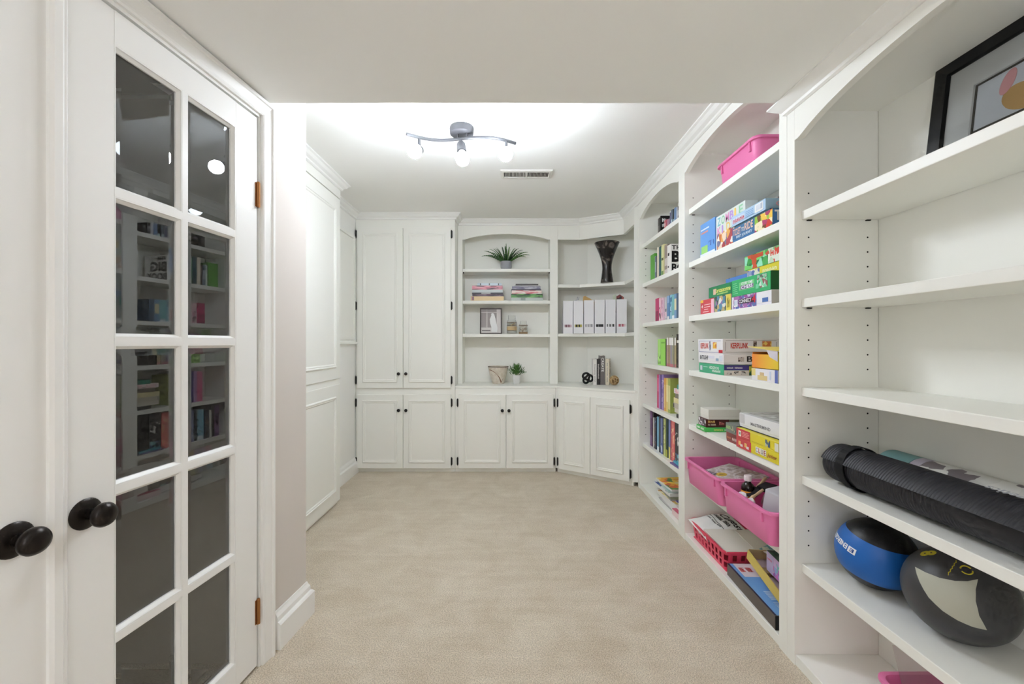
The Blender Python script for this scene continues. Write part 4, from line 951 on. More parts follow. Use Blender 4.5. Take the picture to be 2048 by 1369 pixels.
# paint bottle
AMB = mat('amber_plastic', (34, 24, 20), 0.12)
pbz = thing('paint_bottle', 'dark bottle with an orange label and white cap in the near pink bin', 'bottle', (1.125, 2.035, T6+0.034))
bx_, by_, bz_ = 1.125, 2.035, T6+0.034
build('bottle_body', MB().lathe([(0.0005,0),(0.028,0),(0.029,0.004),(0.029,0.110),(0.026,0.124),(0.016,0.134),(0.0125,0.138),(0.0125,0.144),(0.0005,0.144)], 28, (bx_,by_,bz_)), AMB, pbz, smooth=True)
build('label', MB().lathe([(0.0293,0.045),(0.0296,0.046),(0.0296,0.098),(0.0293,0.099)], 28, (bx_,by_,bz_), cap=False), mat('label_orange', (224, 150, 50), 0.5), pbz, smooth=True)
build('cap', MB().lathe([(0.0005,0.144),(0.0165,0.144),(0.0168,0.146),(0.0168,0.166),(0.0155,0.169),(0.0005,0.169)], 24, (bx_,by_,bz_)), mat('cap_white', (236, 226, 228), 0.4), pbz, smooth=True)
def small_tube(label, p, q, r_, col, capcol, name='paint_tube', cat='paint tube'):
    p, q = Vector(p), Vector(q); t = thing(name, label, cat, p)
    d = (q-p).normalized(); L = (q-p).length
    M = Matrix.Translation(p) @ d.to_track_quat('Z','Y').to_matrix().to_4x4()
    build('tube_body', MB().lathe([(0.0005,0),(r_,0.002),(r_,L*0.68),(r_*0.6,L*0.76)], 16).xf(M), mat('tube_%d_%d_%d' % col, col, 0.4), t, smooth=True)
    build('cap', MB().lathe([(r_*0.55,L*0.76),(r_*0.62,L*0.77),(r_*0.58,L),(0.0005,L)], 16).xf(M), mat('cap_%d_%d_%d' % capcol, capcol, 0.4), t, smooth=True)
    return t
small_tube('white bottle with blue print lying by the rim of the near bin', (1.105, 2.06, T6+0.078), (1.075, 1.985, T6+0.128), 0.022, (222, 224, 236), (236, 236, 240))
small_tube('white capped tube lying beside the dark bottle', (1.20, 2.02, T6+0.075), (1.175, 1.945, T6+0.148), 0.019, (206, 210, 206), (244, 244, 244))
small_tube('short cream tube near the rim of the near bin', (1.11, 1.99, T6+0.075), (1.085, 1.935, T6+0.122), 0.018, (236, 226, 226), (240, 238, 238))
FOAM = mat('black_foam', (40, 38, 40), 0.95); WOODH = mat('pale_wood', (206, 180, 140), 0.6)
def foam_brush(label, p, q):
    p, q = Vector(p), Vector(q); t = thing('foam_brush', label, 'brush', p, group='foam brushes in the near bin')
    d = (q-p).normalized(); M = Matrix.Translation(p) @ d.to_track_quat('Z','Y').to_matrix().to_4x4(); L = (q-p).length
    build('foam_head', MB().add([(-0.028,-0.002,-0.012),(0.028,-0.002,-0.012),(0.028,0.002,-0.012),(-0.028,0.002,-0.012),(-0.028,-0.011,0.055),(0.028,-0.011,0.055),(0.028,0.011,0.055),(-0.028,0.011,0.055)],
          [(0,3,2,1),(4,5,6,7),(0,1,5,4),(1,2,6,5),(2,3,7,6),(3,0,4,7)]).xf(M), FOAM, t)
    build('handle', MB().lathe([(0.006,0.05),(0.0065,0.08),(0.0055,0.11),(0.0085,L-0.02),(0.006,L-0.002),(0.0005,L)], 14).xf(M), WOODH, t, smooth=True)
foam_brush('foam brush with a pale wooden handle lying across the near bin', (1.115, 2.00, T6+0.122), (1.235, 2.075, T6+0.178))
foam_brush('second foam brush crossing the first in the near bin', (1.215, 2.01, T6+0.165), (1.085, 1.945, T6+0.122))
foam_brush('foam brush with its black head up behind the tub', (1.300, 1.97, T6+0.160), (1.20, 1.905, T6+0.140))
CLEAR = mat('frosted_plastic', (228, 230, 236), 0.35, trans=0.35, ior=1.3)
tb = thing('plastic_tub', 'frosted clear plastic tub upside down in the near pink bin', 'tub', (1.165, 1.825, T6+0.060), (0.12, -0.10, 0.25))
build('tub_wall', MB().loft([rrect(-0.072,0.072,-0.062,0.062,0.014,0.0), rrect(-0.060,0.060,-0.050,0.050,0.014,0.145), rrect(-0.055,0.055,-0.045,0.045,0.012,0.149)], False, True), CLEAR, tb, False, smooth=True)

# ------------------------------------------------------------------ bottom deck of the games bay
RB = mat('red_plastic', (224, 66, 96), 0.35)
bk = thing('basket', 'coral red slatted plastic basket on the deck of the long bookcase', 'basket', (1.225, 2.395, DECK))
BX0, BX1, BY0, BY1, BZ0, BZ1 = 1.085, 1.365, 2.180, 2.610, DECK, DECK+0.108
build('basket_floor', MB().box(BX0+0.018, BX1-0.018, BY0+0.018, BY1-0.018, BZ0, BZ0+0.004), RB, bk)
build('rim', sweep(rrect(BX0, BX1, BY0, BY1, 0.035, 0)and[(p[0],p[1]) for p in rrect(BX0, BX1, BY0, BY1, 0.035, 0)], [(0,BZ1-0.012),(-0.004,BZ1-0.010),(-0.004,BZ1),(0.006,BZ1),(0.006,BZ1-0.004),(0.002,BZ1-0.012)], lambda a,b,h: (a,b,h), closed=True), RB, bk, smooth=True)
def lerp_loop(t):
    ins = 0.018*(1-t)+0.003*t
    return rrect(BX0+ins, BX1-ins, BY0+ins, BY1-ins, 0.03, BZ0+(BZ1-BZ0)*t, 5)
def wall_loop(t, n=120):
    lp = [Vector(p) for p in lerp_loop(t)]; lp.append(lp[0]); L = [0]
    for i in range(1, len(lp)): L.append(L[-1]+(lp[i]-lp[i-1]).length)
    out = []; j = 0
    for k in range(n):
        s_ = L[-1]*k/n
        while L[j+1] < s_: j += 1
        out.append(lp[j].lerp(lp[j+1], (s_-L[j])/max(1e-9, L[j+1]-L[j])))
    return out
lat = MB(); levels = [0.0, 0.16, 0.42, 0.52, 0.80, 0.95]
NL = 120; loops = [wall_loop(t, NL) for t in levels]
for k in range(5):
    lo, hi = loops[k], loops[k+1]
    for i in range(NL):
        solid = k in (0, 2, 4) or i % 4 in (0, 1)
        if solid:
            j = (i+1) % NL; c0 = Vector(((BX0+BX1)/2, (BY0+BY1)/2, 0)); 
            def inn(p):
                d = Vector((c0.x-p.x, c0.y-p.y, 0)).normalized()*0.003; return p+d
            a, b, c_, d_ = lo[i], lo[j], hi[j], hi[i]
            lat.add([a,b,c_,d_,inn(a),inn(b),inn(c_),inn(d_)], [(0,1,2,3),(7,6,5,4),(0,4,5,1),(1,5,6,2),(2,6,7,3),(3,7,4,0)])
wlat = build('slatted_wall', lat, RB, bk)
wlat['kind'] = 'stuff'
# white boards and bag lying in the basket
sheet_mag('white foam board lying across the basket', 1.215, 2.31, DECK+0.104, (0.03, 0.02, 0.02), 0.24, 0.25, 0.008, mat('board_edge', (206, 200, 190), 0.6), mat('board_white', (226, 222, 212), 0.5), 'foam_board', 'board')
sheet_mag('narrow white board beside the larger one in the basket', 1.305, 2.29, DECK+0.114, (0.03, -0.06, -0.03), 0.10, 0.24, 0.006, MATS['board_edge'], mat('board_cream', (216, 210, 198), 0.5), 'foam_board', 'board')
bg = thing('plastic_bag', 'white bag printed Cutest lying at the far end of the basket', 'bag', (1.21, 2.50, DECK+0.10), (0.18, -0.10, 0.10))
gb = MB(); NX, NY = 14, 14; top = []; bot = []
for i in range(NX+1):
    for j in range(NY+1):
        u, v = i/NX, j/NY
        e = (16*u*(1-u)*v*(1-v))**0.45
        w_ = 0.006*math.sin(9*u+4*v)+0.005*math.sin(13*v-5*u)
        top.append((-0.13+0.26*u, -0.11+0.22*v, 0.032*e+w_*e*0.8)); bot.append((-0.13+0.26*u, -0.11+0.22*v, -0.018*e))
fs = [(i*(NY+1)+j, (i+1)*(NY+1)+j, (i+1)*(NY+1)+j+1, i*(NY+1)+j+1) for i in range(NX) for j in range(NY)]
gb.add(top, fs); gb.add(bot, [f[::-1] for f in fs])
build('bag_body', gb, mat('bag_plastic', (232, 232, 230), 0.3), bg, False, smooth=True)
def bag_warp(p):
    u, v = (p.x+0.13)/0.26, (p.y+0.11)/0.22; u = min(max(u, 0.02), 0.98); v = min(max(v, 0.02), 0.98)
    e = (16*u*(1-u)*v*(1-v))**0.45; w_ = 0.006*math.sin(9*u+4*v)+0.005*math.sin(13*v-5*u)
    return Vector((p.x, p.y, 0.032*e+w_*e*0.8+0.002))
for s_, a_, w_, h_ in (('Cutest', 0.045, 0.17, 0.05), ('~little gang', 0.008, 0.13, 0.026), ('~PARTY FAVOR BAGS', -0.032, 0.12, 0.010)):
    lettering(s_, (a_, 0.075, 0), (0.12,-1,0), (1,0.12,0), w_, h_, INK, bg, False, shear=0.3 if s_ != '~PARTY FAVOR BAGS' else 0, warp=bag_warp)
build('underline', MB().tube([bag_warp(Vector((-0.006-0.02*(k/12)*(1-k/12)*0, 0.08-0.15*k/12, 0))) for k in range(13)], 0.0014, 6), INK, bg, False)
# dark flat box with a blue top, in front on the deck
g = GBox('puzzle_box', 'flat dark grey box with a light blue top on the deck of the long bookcase', 'box', 1.086, 1.30, 1.745, 2.165, DECK, DECK+0.058, (92, 84, 78), lid=1.0, rotz=-0.035, rough=0.4)
g.ft(0.01, 0.99, 0.04, 0.98, (110, 162, 222)); g.ft(0.01, 0.30, 0.12, 0.98, (226, 214, 220), lift=0.0009)
lettering('~BIG', (1.150, 2.12, DECK+0.058), (0,-1,0), (1,0,0), 0.04, 0.03, mat('ink_red', (206, 70, 70), 0.4), g.r, lift=0.0022)
lettering('~FUN', (1.112+0.005, 2.12, DECK+0.058), (0,-1,0), (1,0,0), 0.04, 0.025, MATS['ink_red'], g.r, lift=0.0022)
g.ft(0.01, 0.99, 0.0, 0.04, (36, 34, 70)); g.fy(0.0, 1.0, 0.0, 1.0, (26, 26, 28))
for k in range(6): g.ft(0.58+k*0.028, 0.60+k*0.028, 0.22, 0.55, (190, 214, 240), lift=0.0009)
for k in range(6): g.ft(0.78+k*0.022, 0.79+k*0.022, 0.20, 0.6, (190, 214, 240), lift=0.0009)
# cardboard tray
ct = thing('cardboard_tray', 'open tan and yellow cardboard tray lying on the blue box', 'tray', (1.225, 1.90, DECK+0.088), (0.16, 0.05, -0.06))
TAN = mat('cardboard', (196, 172, 128), 0.8); YEL = mat('tray_yellow', (214, 190, 100), 0.6)
build('tray_floor', MB().box(-0.085, 0.095, -0.17, 0.19, 0.0, 0.003), mat('tray_lilac', (186, 166, 172), 0.7), ct, False)
build('tray_side', MB().box(-0.088, -0.083, -0.17, 0.19, 0.0, 0.045), YEL, ct, False)
build('tray_side', MB().box(-0.083, 0.095, 0.186, 0.19, 0.0, 0.05), TAN, ct, False)
build('tray_side', MB().box(0.091, 0.095, -0.17, 0.186, 0.0, 0.045), TAN, ct, False)
build('divider_card', MB().box(-0.083, 0.091, 0.06, 0.10, 0.003, 0.02), mat('kraft', (160, 132, 96), 0.8), ct, False)
sheet_mag('teal leaflet sticking out of the cardboard tray', 1.27, 2.045, DECK+0.160, (0.1, -0.15, 0.4), 0.06, 0.14, 0.004, side_w, art('leaflet', [(120,170,180),(206,216,196),(90,140,170),(230,230,210)], 40), 'leaflet', 'leaflet')
g = GBox('toy_box', 'lilac toy box with a dark green top standing on the tray', 'box', 1.165, 1.300, 1.790, 1.960, DECK+0.135, DECK+0.222, (206, 176, 222), lid=1.0, rotz=-0.10)
g.fx(0.0, 0.35, 0.0, 1.0, (196, 186, 226)); g.fx(0.35, 1.0, 0.05, 0.55, art('toy_art', [(206,120,200),(150,180,226),(226,170,214),(170,110,196)], 50)); g.tx('Yas', 0.50, 0.92, 0.36, 0.80, (120, 206, 206), shear=0.2); g.tx('~MAX', 0.06, 0.30, 0.62, 0.74, (220, 90, 140))
g.ft(0.0, 1.0, 0.0, 1.0, art('toy_top', [(30,66,60),(40,90,70),(60,110,80)], 50))

# ------------------------------------------------------------------ near bookcase: picture, mats, balls, bin
# framed picture leaning on the back
pf = thing('framed_picture', 'black framed picture with a white mat leaning on the top shelf', 'picture', (1.352, 1.386, SZ[1]+0.001), (0, 0.115, 0))
Wd, Ht = 0.52, 0.385
fprof = [(0,0.0),(0,-0.020),(0.004,-0.022),(0.040,-0.020),(0.043,-0.012),(0.043,0.0)]
build('frame', sweep([(0,0),(-Wd,0),(-Wd,Ht),(0,Ht)], fprof, lambda a,b,h: (h,a,b), closed=True, side=-1), mat('frame_black', (14, 14, 15), 0.28), pf, False)
build('mat_board', sweep([(-0.041,0.041),(-Wd+0.041,0.041),(-Wd+0.041,Ht-0.041),(-0.041,Ht-0.041)], [(0,-0.004),(0,-0.008),(0.075,-0.008),(0.077,-0.004)], lambda a,b,h: (h,a,b), closed=True, side=-1), mat('mat_white', (232, 231, 228), 0.7), pf, False)
build('sheet', MB().box(-0.0035, -0.0025, -Wd+0.04, -0.04, 0.04, Ht-0.04), mat('art_paper', (222, 224, 228), 0.6), pf, False)
build('reveal_shadow', sweep([(-0.119,0.119),(-Wd+0.119,0.119),(-Wd+0.119,Ht-0.119),(-0.119,Ht-0.119)], [(0,-0.0036),(0.0,-0.0048),(0.006,-0.0048),(0.006,-0.0036)], lambda a,b,h: (h,a,b), closed=True, side=-1), mat('reveal_shade', (64, 58, 50), 0.7), pf, False)  # dark strip painted as the shadow inside the mat's reveal
TANI = mat('ink_tan', (206, 162, 92), 0.6); PKI = mat('ink_softpink', (226, 160, 160), 0.6)
def blob(cy, cz, ry, rz2, rot, m, lift, name='painted_shape'):
    pts = []
    for k in range(28):
        a = 2*PI*k/28; y, z = ry*math.cos(a), rz2*math.sin(a)
        pts.append((cy+y*math.cos(rot)-z*math.sin(rot), cz+y*math.sin(rot)+z*math.cos(rot)))
    build(name, MB().prism(pts, -0.0036-lift, -0.0033, 'x'), m, pf, False)
blob(-0.245, 0.165, 0.055, 0.035, 0.5, TANI, 0.0008)
blob(-0.275, 0.150, 0.075, 0.030, 0.2, TANI, 0.0006)
blob(-0.205, 0.225, 0.017, 0.034, 0.35, PKI, 0.0010)
blob(-0.262, 0.232, 0.020, 0.036, -0.2, PKI, 0.0012)
build('glazing', MB().box(-0.0115, -0.0100, -Wd+0.042, -0.042, 0.042, Ht-0.042), mat('picture_glass', (245, 247, 248), 0.0, trans=1.0, ior=1.3), pf, False)
# black exercise mat roll
S4 = SZ[4]; S5 = SZ[5]
RM = 0.073; mx, mz = 1.182, S4+RM
MATB = mat('foam_black', (36, 36, 41), 0.5)
ym0, ym1 = 0.885, 1.540
em = thing('exercise_mat', 'rolled black ribbed exercise mat with a strap on the shelf', 'exercise mat', (mx, (ym0+ym1)/2, S4))
mb = MB(); NY = int((ym1-ym0)/0.0024); NA = 56; th0 = math.radians(166); vsx = []
for i in range(NY+1):
    y = ym1-(ym1-ym0)*i/NY; t = i/NY
    rr = RM-0.0012+0.0009*math.sin(2*PI*y/0.0096)
    if i < 6: rr -= 0.004*(1-i/6)**2
    gap = 0.006+0.018*max(0.0, (t-0.12))
    for k in range(NA+1):
        f = k/NA; a = th0-2*PI*f            # winds clockwise from the seam
        r2 = rr-gap*f*0.5
        lift_ = gap*max(0.0, 1-f/0.10)**1.5*0.9
        rad = r2-0.004+lift_
        vsx.append((mx+rad*math.cos(a), y, mz-0.0005+rad*math.sin(a)))
fsx = [(i*(NA+1)+k, i*(NA+1)+k+1, (i+1)*(NA+1)+k+1, (i+1)*(NA+1)+k) for i in range(NY) for k in range(NA)]
mb.add(vsx, fsx)
mo = build('mat_roll', mb, MATB, em, smooth=True)
build('mat_core', MB().lathe([(0.0005,0),(RM-0.016,0),(RM-0.012,0.004),(RM-0.012,ym1-ym0-0.008),(RM-0.016,ym1-ym0-0.004),(0.0005,ym1-ym0-0.004)], 40).xf(Matrix.Translation((mx, ym1-0.002, mz)) @ Matrix.Rotation(PI/2, 4, 'X')), MATB, em, smooth=True)
sp = [(mx+(RM+0.0005)*math.cos(2*PI*k/48), mz+(RM+0.0005)*math.sin(2*PI*k/48)) for k in range(48)]
sv = MB(); n = 48
for k in range(48):
    a, c_ = sp[k]; sl = 0.010*math.sin(2*PI*k/48)
    sv.v += [Vector((a, 1.465+sl, c_)), Vector((a, 1.432+sl, c_)), Vector((mx+(a-mx)*0.96, 1.465+sl, mz+(c_-mz)*0.96)), Vector((mx+(a-mx)*0.96, 1.432+sl, mz+(c_-mz)*0.96))]
for k in range(48):
    p_, q_ = 4*k, 4*((k+1) % 48)
    sv.f += [(p_, p_+1, q_+1, q_), (p_+2, q_+2, q_+3, p_+3), (p_, q_, q_+2, p_+2), (p_+1, p_+3, q_+3, q_+1)]
build('strap', sv, mat('webbing', (16, 16, 17), 0.8), em)
def mat_warp(p):
    a = math.radians(148)-0.16-(p.z)/RM
    rr = RM+0.004
    return Vector((mx+rr*math.cos(a), p.y, mz+rr*math.sin(a)))
lettering('energetics', (0, 0.900, 0.062), (0,1,0), (0,0,-1), 0.150, 0.026, mat('print_grey', (168, 170, 176), 0.5), em, warp=mat_warp, lift=0)
# second roll behind
r2, x2 = 0.065, 1.3215
pm = thing('rolled_mat', 'teal and white printed mat rolled up behind the black one', 'exercise mat', (x2, 1.2, S4))
def roll_seg(name, ya, yb, m):
    build(name, MB().lathe([(0.0005,0),(r2-0.002,0),(r2,0.002),(r2,ya-yb-0.0005),(0.0005,ya-yb-0.0005)], 40).xf(Matrix.Translation((x2, ya, S4+r2)) @ Matrix.Rotation(PI/2, 4, 'X')), m, pm, smooth=True)
roll_seg('teal_band', 1.485, 1.375, mat('mat_teal', (110, 150, 150), 0.6)); roll_seg('lilac_band', 1.375, 1.340, mat('mat_lilac', (178, 172, 186), 0.6))
roll_seg('printed_band', 1.340, 0.90, art('mat_print', [(214,214,210),(222,222,218),(206,206,202),(216,216,212),(120,112,116),(212,212,208)], 26, 0.6))
# blue medicine ball
Rb = 0.1145; cb = Vector((1.245, 1.460, S5+Rb+0.0005))
ball = thing('medicine_ball', 'blue medicine ball with black grip ends on the lower shelf', 'ball', cb, (0.18, 0.10, 0.0))
def zone(l0, l1, r_, n=48, k=18):
    return MB().lathe([(max(0.0004, r_*math.cos(l0+(l1-l0)*i/k)), r_*math.sin(l0+(l1-l0)*i/k)) for i in range(k+1)], n, cap=False)
RUB = add_bump(mat('rubber_black', (30, 30, 32), 0.38), 420, 0.5, 0.001)
build('blue_band', zone(math.radians(-34), math.radians(34), Rb), mat('rubber_blue', (24, 96, 176), 0.4), ball, False, smooth=True)
build('grip_end', zone(math.radians(34), PI/2, Rb-0.0008), RUB, ball, False, smooth=True)
build('grip_end', zone(-PI/2, math.radians(-34), Rb-0.0008), RUB, ball, False, smooth=True)
def ball_text(s_, lon0, lon1, lat0, lat1, m, par, R_, name='lettering'):
    uv, f = text_mb(s_, 0.0, 0.03); mb = MB()
    mb.add([(R_*math.cos(lat0+(lat1-lat0)*b)*math.cos(lon0+(lon1-lon0)*a), R_*math.cos(lat0+(lat1-lat0)*b)*math.sin(lon0+(lon1-lon0)*a), R_*math.sin(lat0+(lat1-lat0)*b)) for a, b in uv], f)
    return build(name, mb, m, par, False)
D = math.radians
def ball_quad(lon0, lon1, lat0, lat1, m, par, R_, name='logo', n=6):
    mb = MB(); v = []
    for i in range(n+1):
        for j in range(n+1):
            lo_, la_ = lon0+(lon1-lon0)*i/n, lat0+(lat1-lat0)*j/n
            v.append((R_*math.cos(la_)*math.cos(lo_), R_*math.cos(la_)*math.sin(lo_), R_*math.sin(la_)))
    mb.add(v, [(i*(n+1)+j, (i+1)*(n+1)+j, (i+1)*(n+1)+j+1, i*(n+1)+j+1) for i in range(n) for j in range(n)])
    return build(name, mb, m, par, False)
ball_quad(D(201), D(188), D(14), D(4), MATS['ink_white'], ball, Rb+0.0006)
ball_text('E', D(198), D(191), D(12), D(6), mat('ink_blue', (24, 70, 140), 0.5), ball, Rb+0.0012)
ball_text('ENERGETICS', D(186), D(128), D(14), D(5), MATS['ink_white'], ball, Rb+0.0007)
# dark grey ball with the pale patch
R3 = 0.1235; c3 = Vector((1.2635, 1.207, S5+R3+0.0005))
b2 = thing('medicine_ball', 'dark grey medicine ball with a pale curved patch and a yellow 8', 'ball', c3)
GR = mat('rubber_grey', (62, 62, 64), 0.42)
build('ball_body', MB().sphere(R3, (0,0,0), 64, 40), GR, b2, False, smooth=True)
def on_ball(px, py):
    d = Vector((px-1024.0, F, 687.0-py)).normalized(); o = Vector((0,0,H))-c3
    b_ = o.dot(d); q = b_*b_-(o.dot(o)-R3*R3)
    t = -b_-math.sqrt(max(0.0, q)); return (o+d*t).normalized()
outline = [(1830.6,1134.8),(1852,1146),(1880,1157),(1910,1163),(1935,1163.5),(1955.5,1159.5),(1951,1180),(1951,1203),(1958,1232),(1973.5,1260.5),(1945,1254),(1915,1241),(1885,1222),(1858,1196),(1840,1165)]
od = [on_ball(*p) for p in outline]
od2 = []
for i in range(len(od)):
    od2 += [od[i], ((od[i]+od[(i+1) % len(od)])/2).normalized()]
cen = sum(od2, Vector((0,0,0))).normalized(); mbp = MB(); K = 10; nO = len(od2)
vv = [cen*(R3+0.0012)]
for k in range(1, K+1):
    vv += [(cen.lerp(p, k/K)).normalized()*(R3+0.0012) for p in od2]
ff = [(0, 1+i, 1+(i+1) % nO) for i in range(nO)]
for k in range(K-1):
    ff += [(1+k*nO+i, 1+(k+1)*nO+i, 1+(k+1)*nO+(i+1) % nO, 1+k*nO+(i+1) % nO) for i in range(nO)]
mbp.add(vv, ff)
build('pale_patch', mbp, mat('patch_pale', (176, 176, 162), 0.55), b2, False, smooth=True)
OLV = mat('print_olive', (190, 176, 44), 0.5)
def sphere_warp(p): return p.normalized()*(R3+0.0007)
def ball_print(s_, px, py, ang, w, h, m, name='lettering'):
    c_ = on_ball(px, py); e = on_ball(px+6, py); r_ = (e-c_).normalized(); u_ = c_.cross(r_).normalized()
    r_ = u_.cross(c_).normalized()
    ra = r_*math.cos(ang)+u_*math.sin(ang); ua = u_*math.cos(ang)-r_*math.sin(ang)
    p0 = c_*R3-ra*w/2-ua*h/2
    return lettering(s_, p0, ra, ua, w, h, m, b2, False, warp=sphere_warp, name=name, bold=0.05)
ball_print('8', 1856, 1107, -PI/2+0.15, 0.024, 0.040, OLV)
def ball_bar(px, py, ang, w, h, m):
    c_ = on_ball(px, py); e = on_ball(px+6, py); r_ = (e-c_).normalized(); u_ = c_.cross(r_).normalized(); r_ = u_.cross(c_).normalized()
    ra = r_*math.cos(ang)+u_*math.sin(ang); ua = u_*math.cos(ang)-r_*math.sin(ang)
    q = [sphere_warp(c_*R3+ra*a*w/2+ua*b*h/2) for a, b in ((-1,-1),(1,-1),(1,1),(-1,1))]
    build('printed_mark', MB().add(q, [(0,1,2,3)]), m, b2, False)
for k in range(9): ball_bar(1897+k*1.9, 1148-k*3.0, 0.9+0.25*(-1)**k, 0.010, 0.0016, OLV)
cE = on_ball(1933, 1141); eE = on_ball(1939, 1141); rE = (eE-cE).normalized(); uE = cE.cross(rE).normalized()
for a0, a1 in ((0.3, 2.7), (3.4, 6.0)):
    pts = [sphere_warp(cE*R3+(rE*math.cos(a0+(a1-a0)*k/14)+uE*math.sin(a0+(a1-a0)*k/14))*0.0115) for k in range(15)]
    build('printed_emblem', MB().tube(pts, 0.0016, 6), OLV, b2, False)
# pink bin with a clear sheet on the near deck
bin_('pink plastic bin on the deck of the near bookcase', 1.150, 1.375, 0.930, 1.365, DECK, 0.128)
cl_ = thing('clear_sheet', 'clear plastic sheet leaning out of the pink bin on the near deck', 'plastic sheet', (1.26, 1.20, DECK+0.012), (0.0, 0.0, 0.0))
build('sheet', MB().add([(1.205,1.29,DECK+0.03),(1.345,1.24,DECK+0.03),(1.345,1.34,DECK+0.21),(1.225,1.375,DECK+0.205),(1.205,1.288,DECK+0.03),(1.345,1.238,DECK+0.03),(1.345,1.338,DECK+0.21),(1.225,1.373,DECK+0.205)],
      [(0,1,2,3),(7,6,5,4),(0,4,5,1),(1,5,6,2),(2,6,7,3),(3,7,4,0)]), mat('clear_film', (240, 236, 236), 0.05, trans=0.9, ior=1.2), cl_)

# ------------------------------------------------------------------ hutch contents
def leaf_strip(base, az, length, rise, droop, wid, serr=True, n=14, roll=0.9):
    """a blade rising and arching over, turned about its own line by roll"""
    mb = MB(); ca, sa = math.cos(az), math.sin(az); c = []
    nrm = math.sin(PI*0.5) if droop > 0.5 else math.sin(PI*droop)
    for i in range(n+1):
        t = i/n; out = length*(t**0.9); z = rise*math.sin(t*PI*droop)/max(1e-6, nrm)
        c.append(Vector((base[0]+ca*out, base[1]+sa*out, base[2]+z)))
    L = []; Rr = []; mid = []; s_ = Vector((-sa, ca, 0))
    for i in range(n+1):
        t = i/n; d = (c[min(i+1, n)]-c[max(i-1, 0)]).normalized(); nn_ = d.cross(s_).normalized()
        wd = s_*math.cos(roll)+nn_*math.sin(roll); fold = d.cross(wd)
        w = wid*(1-t)**0.6*(0.45+0.55*min(1, t*4))
        if serr and i % 2: w *= 0.5
        L.append(c[i]-wd*w+fold*w*0.3); Rr.append(c[i]+wd*w+fold*w*0.3); mid.append(c[i])
    m = n+1
    mb.add(L+mid+Rr, [(i, i+1, m+i+1, m+i) for i in range(n)]+[(m+i, m+i+1, 2*m+i+1, 2*m+i) for i in range(n)])
    return mb
hx, hy, hz = -0.060, 4.345, HS[0]
fn = thing('potted_fern', 'spiky green fern in a round grey pot on the top hutch shelf', 'plant', (hx, hy, hz))
build('pot', MB().lathe([(0.0005,0),(0.048,0),(0.050,0.003),(0.056,0.030),(0.056,0.086),(0.0545,0.088),(0.051,0.087),(0.050,0.070),(0.0005,0.068)], 32, (hx,hy,hz+0.0005)), mat('pot_grey', (158, 160, 166), 0.6), fn, smooth=True)
build('pot_soil', MB().lathe([(0.0005,0.069),(0.049,0.069),(0.049,0.075),(0.0005,0.079)], 24, (hx,hy,hz)), mat('soil', (70, 52, 40), 0.95), fn)
GRN = [mix_noise(mat('leaf_g%d' % k, c, 0.45), tuple(int(v*0.75) for v in c), c, 30) for k, c in enumerate([(74,124,52), (58,100,50), (96,140,66), (50,88,54)])]
fr_ = [(0, 0.235, 0.085, 0.62), (180, 0.245, 0.075, 0.64), (10, 0.20, 0.075, 0.66), (170, 0.205, 0.085, 0.62), (-14, 0.22, 0.10, 0.56), (194, 0.22, 0.11, 0.54),
       (25, 0.09, 0.16, 0.45), (155, 0.10, 0.155, 0.45), (60, 0.05, 0.185, 0.5), (110, 0.045, 0.19, 0.5), (-60, 0.07, 0.15, 0.5), (240, 0.075, 0.15, 0.5), (-90, 0.055, 0.185, 0.5),
       (-35, 0.13, 0.125, 0.5), (215, 0.13, 0.13, 0.5), (-75, 0.10, 0.10, 0.58), (255, 0.11, 0.10, 0.58), (35, 0.085, 0.11, 0.55), (145, 0.09, 0.115, 0.55), (0, 0.12, 0.15, 0.46), (180, 0.125, 0.145, 0.46),
       (-50, 0.12, 0.075, 0.62), (228, 0.12, 0.075, 0.62), (-20, 0.17, 0.12, 0.52), (200, 0.17, 0.125, 0.52), (-100, 0.03, 0.165, 0.5), (75, 0.03, 0.15, 0.5), (-8, 0.15, 0.10, 0.56), (188, 0.15, 0.10, 0.56), (-28, 0.10, 0.14, 0.47), (208, 0.10, 0.145, 0.47), (-45, 0.06, 0.13, 0.5), (225, 0.06, 0.14, 0.5), (-85, 0.08, 0.13, 0.52), (265, 0.06, 0.12, 0.52)]
for k, (a, ln, rs, dr) in enumerate(fr_):
    az = math.radians(a)
    build('leaf', leaf_strip((hx+0.012*math.cos(az), hy+0.012*math.sin(az), hz+0.074), az, ln, rs, dr, 0.0135, n=24, roll=(0.9 if k % 2 else -0.9)), GRN[k % 4], fn)
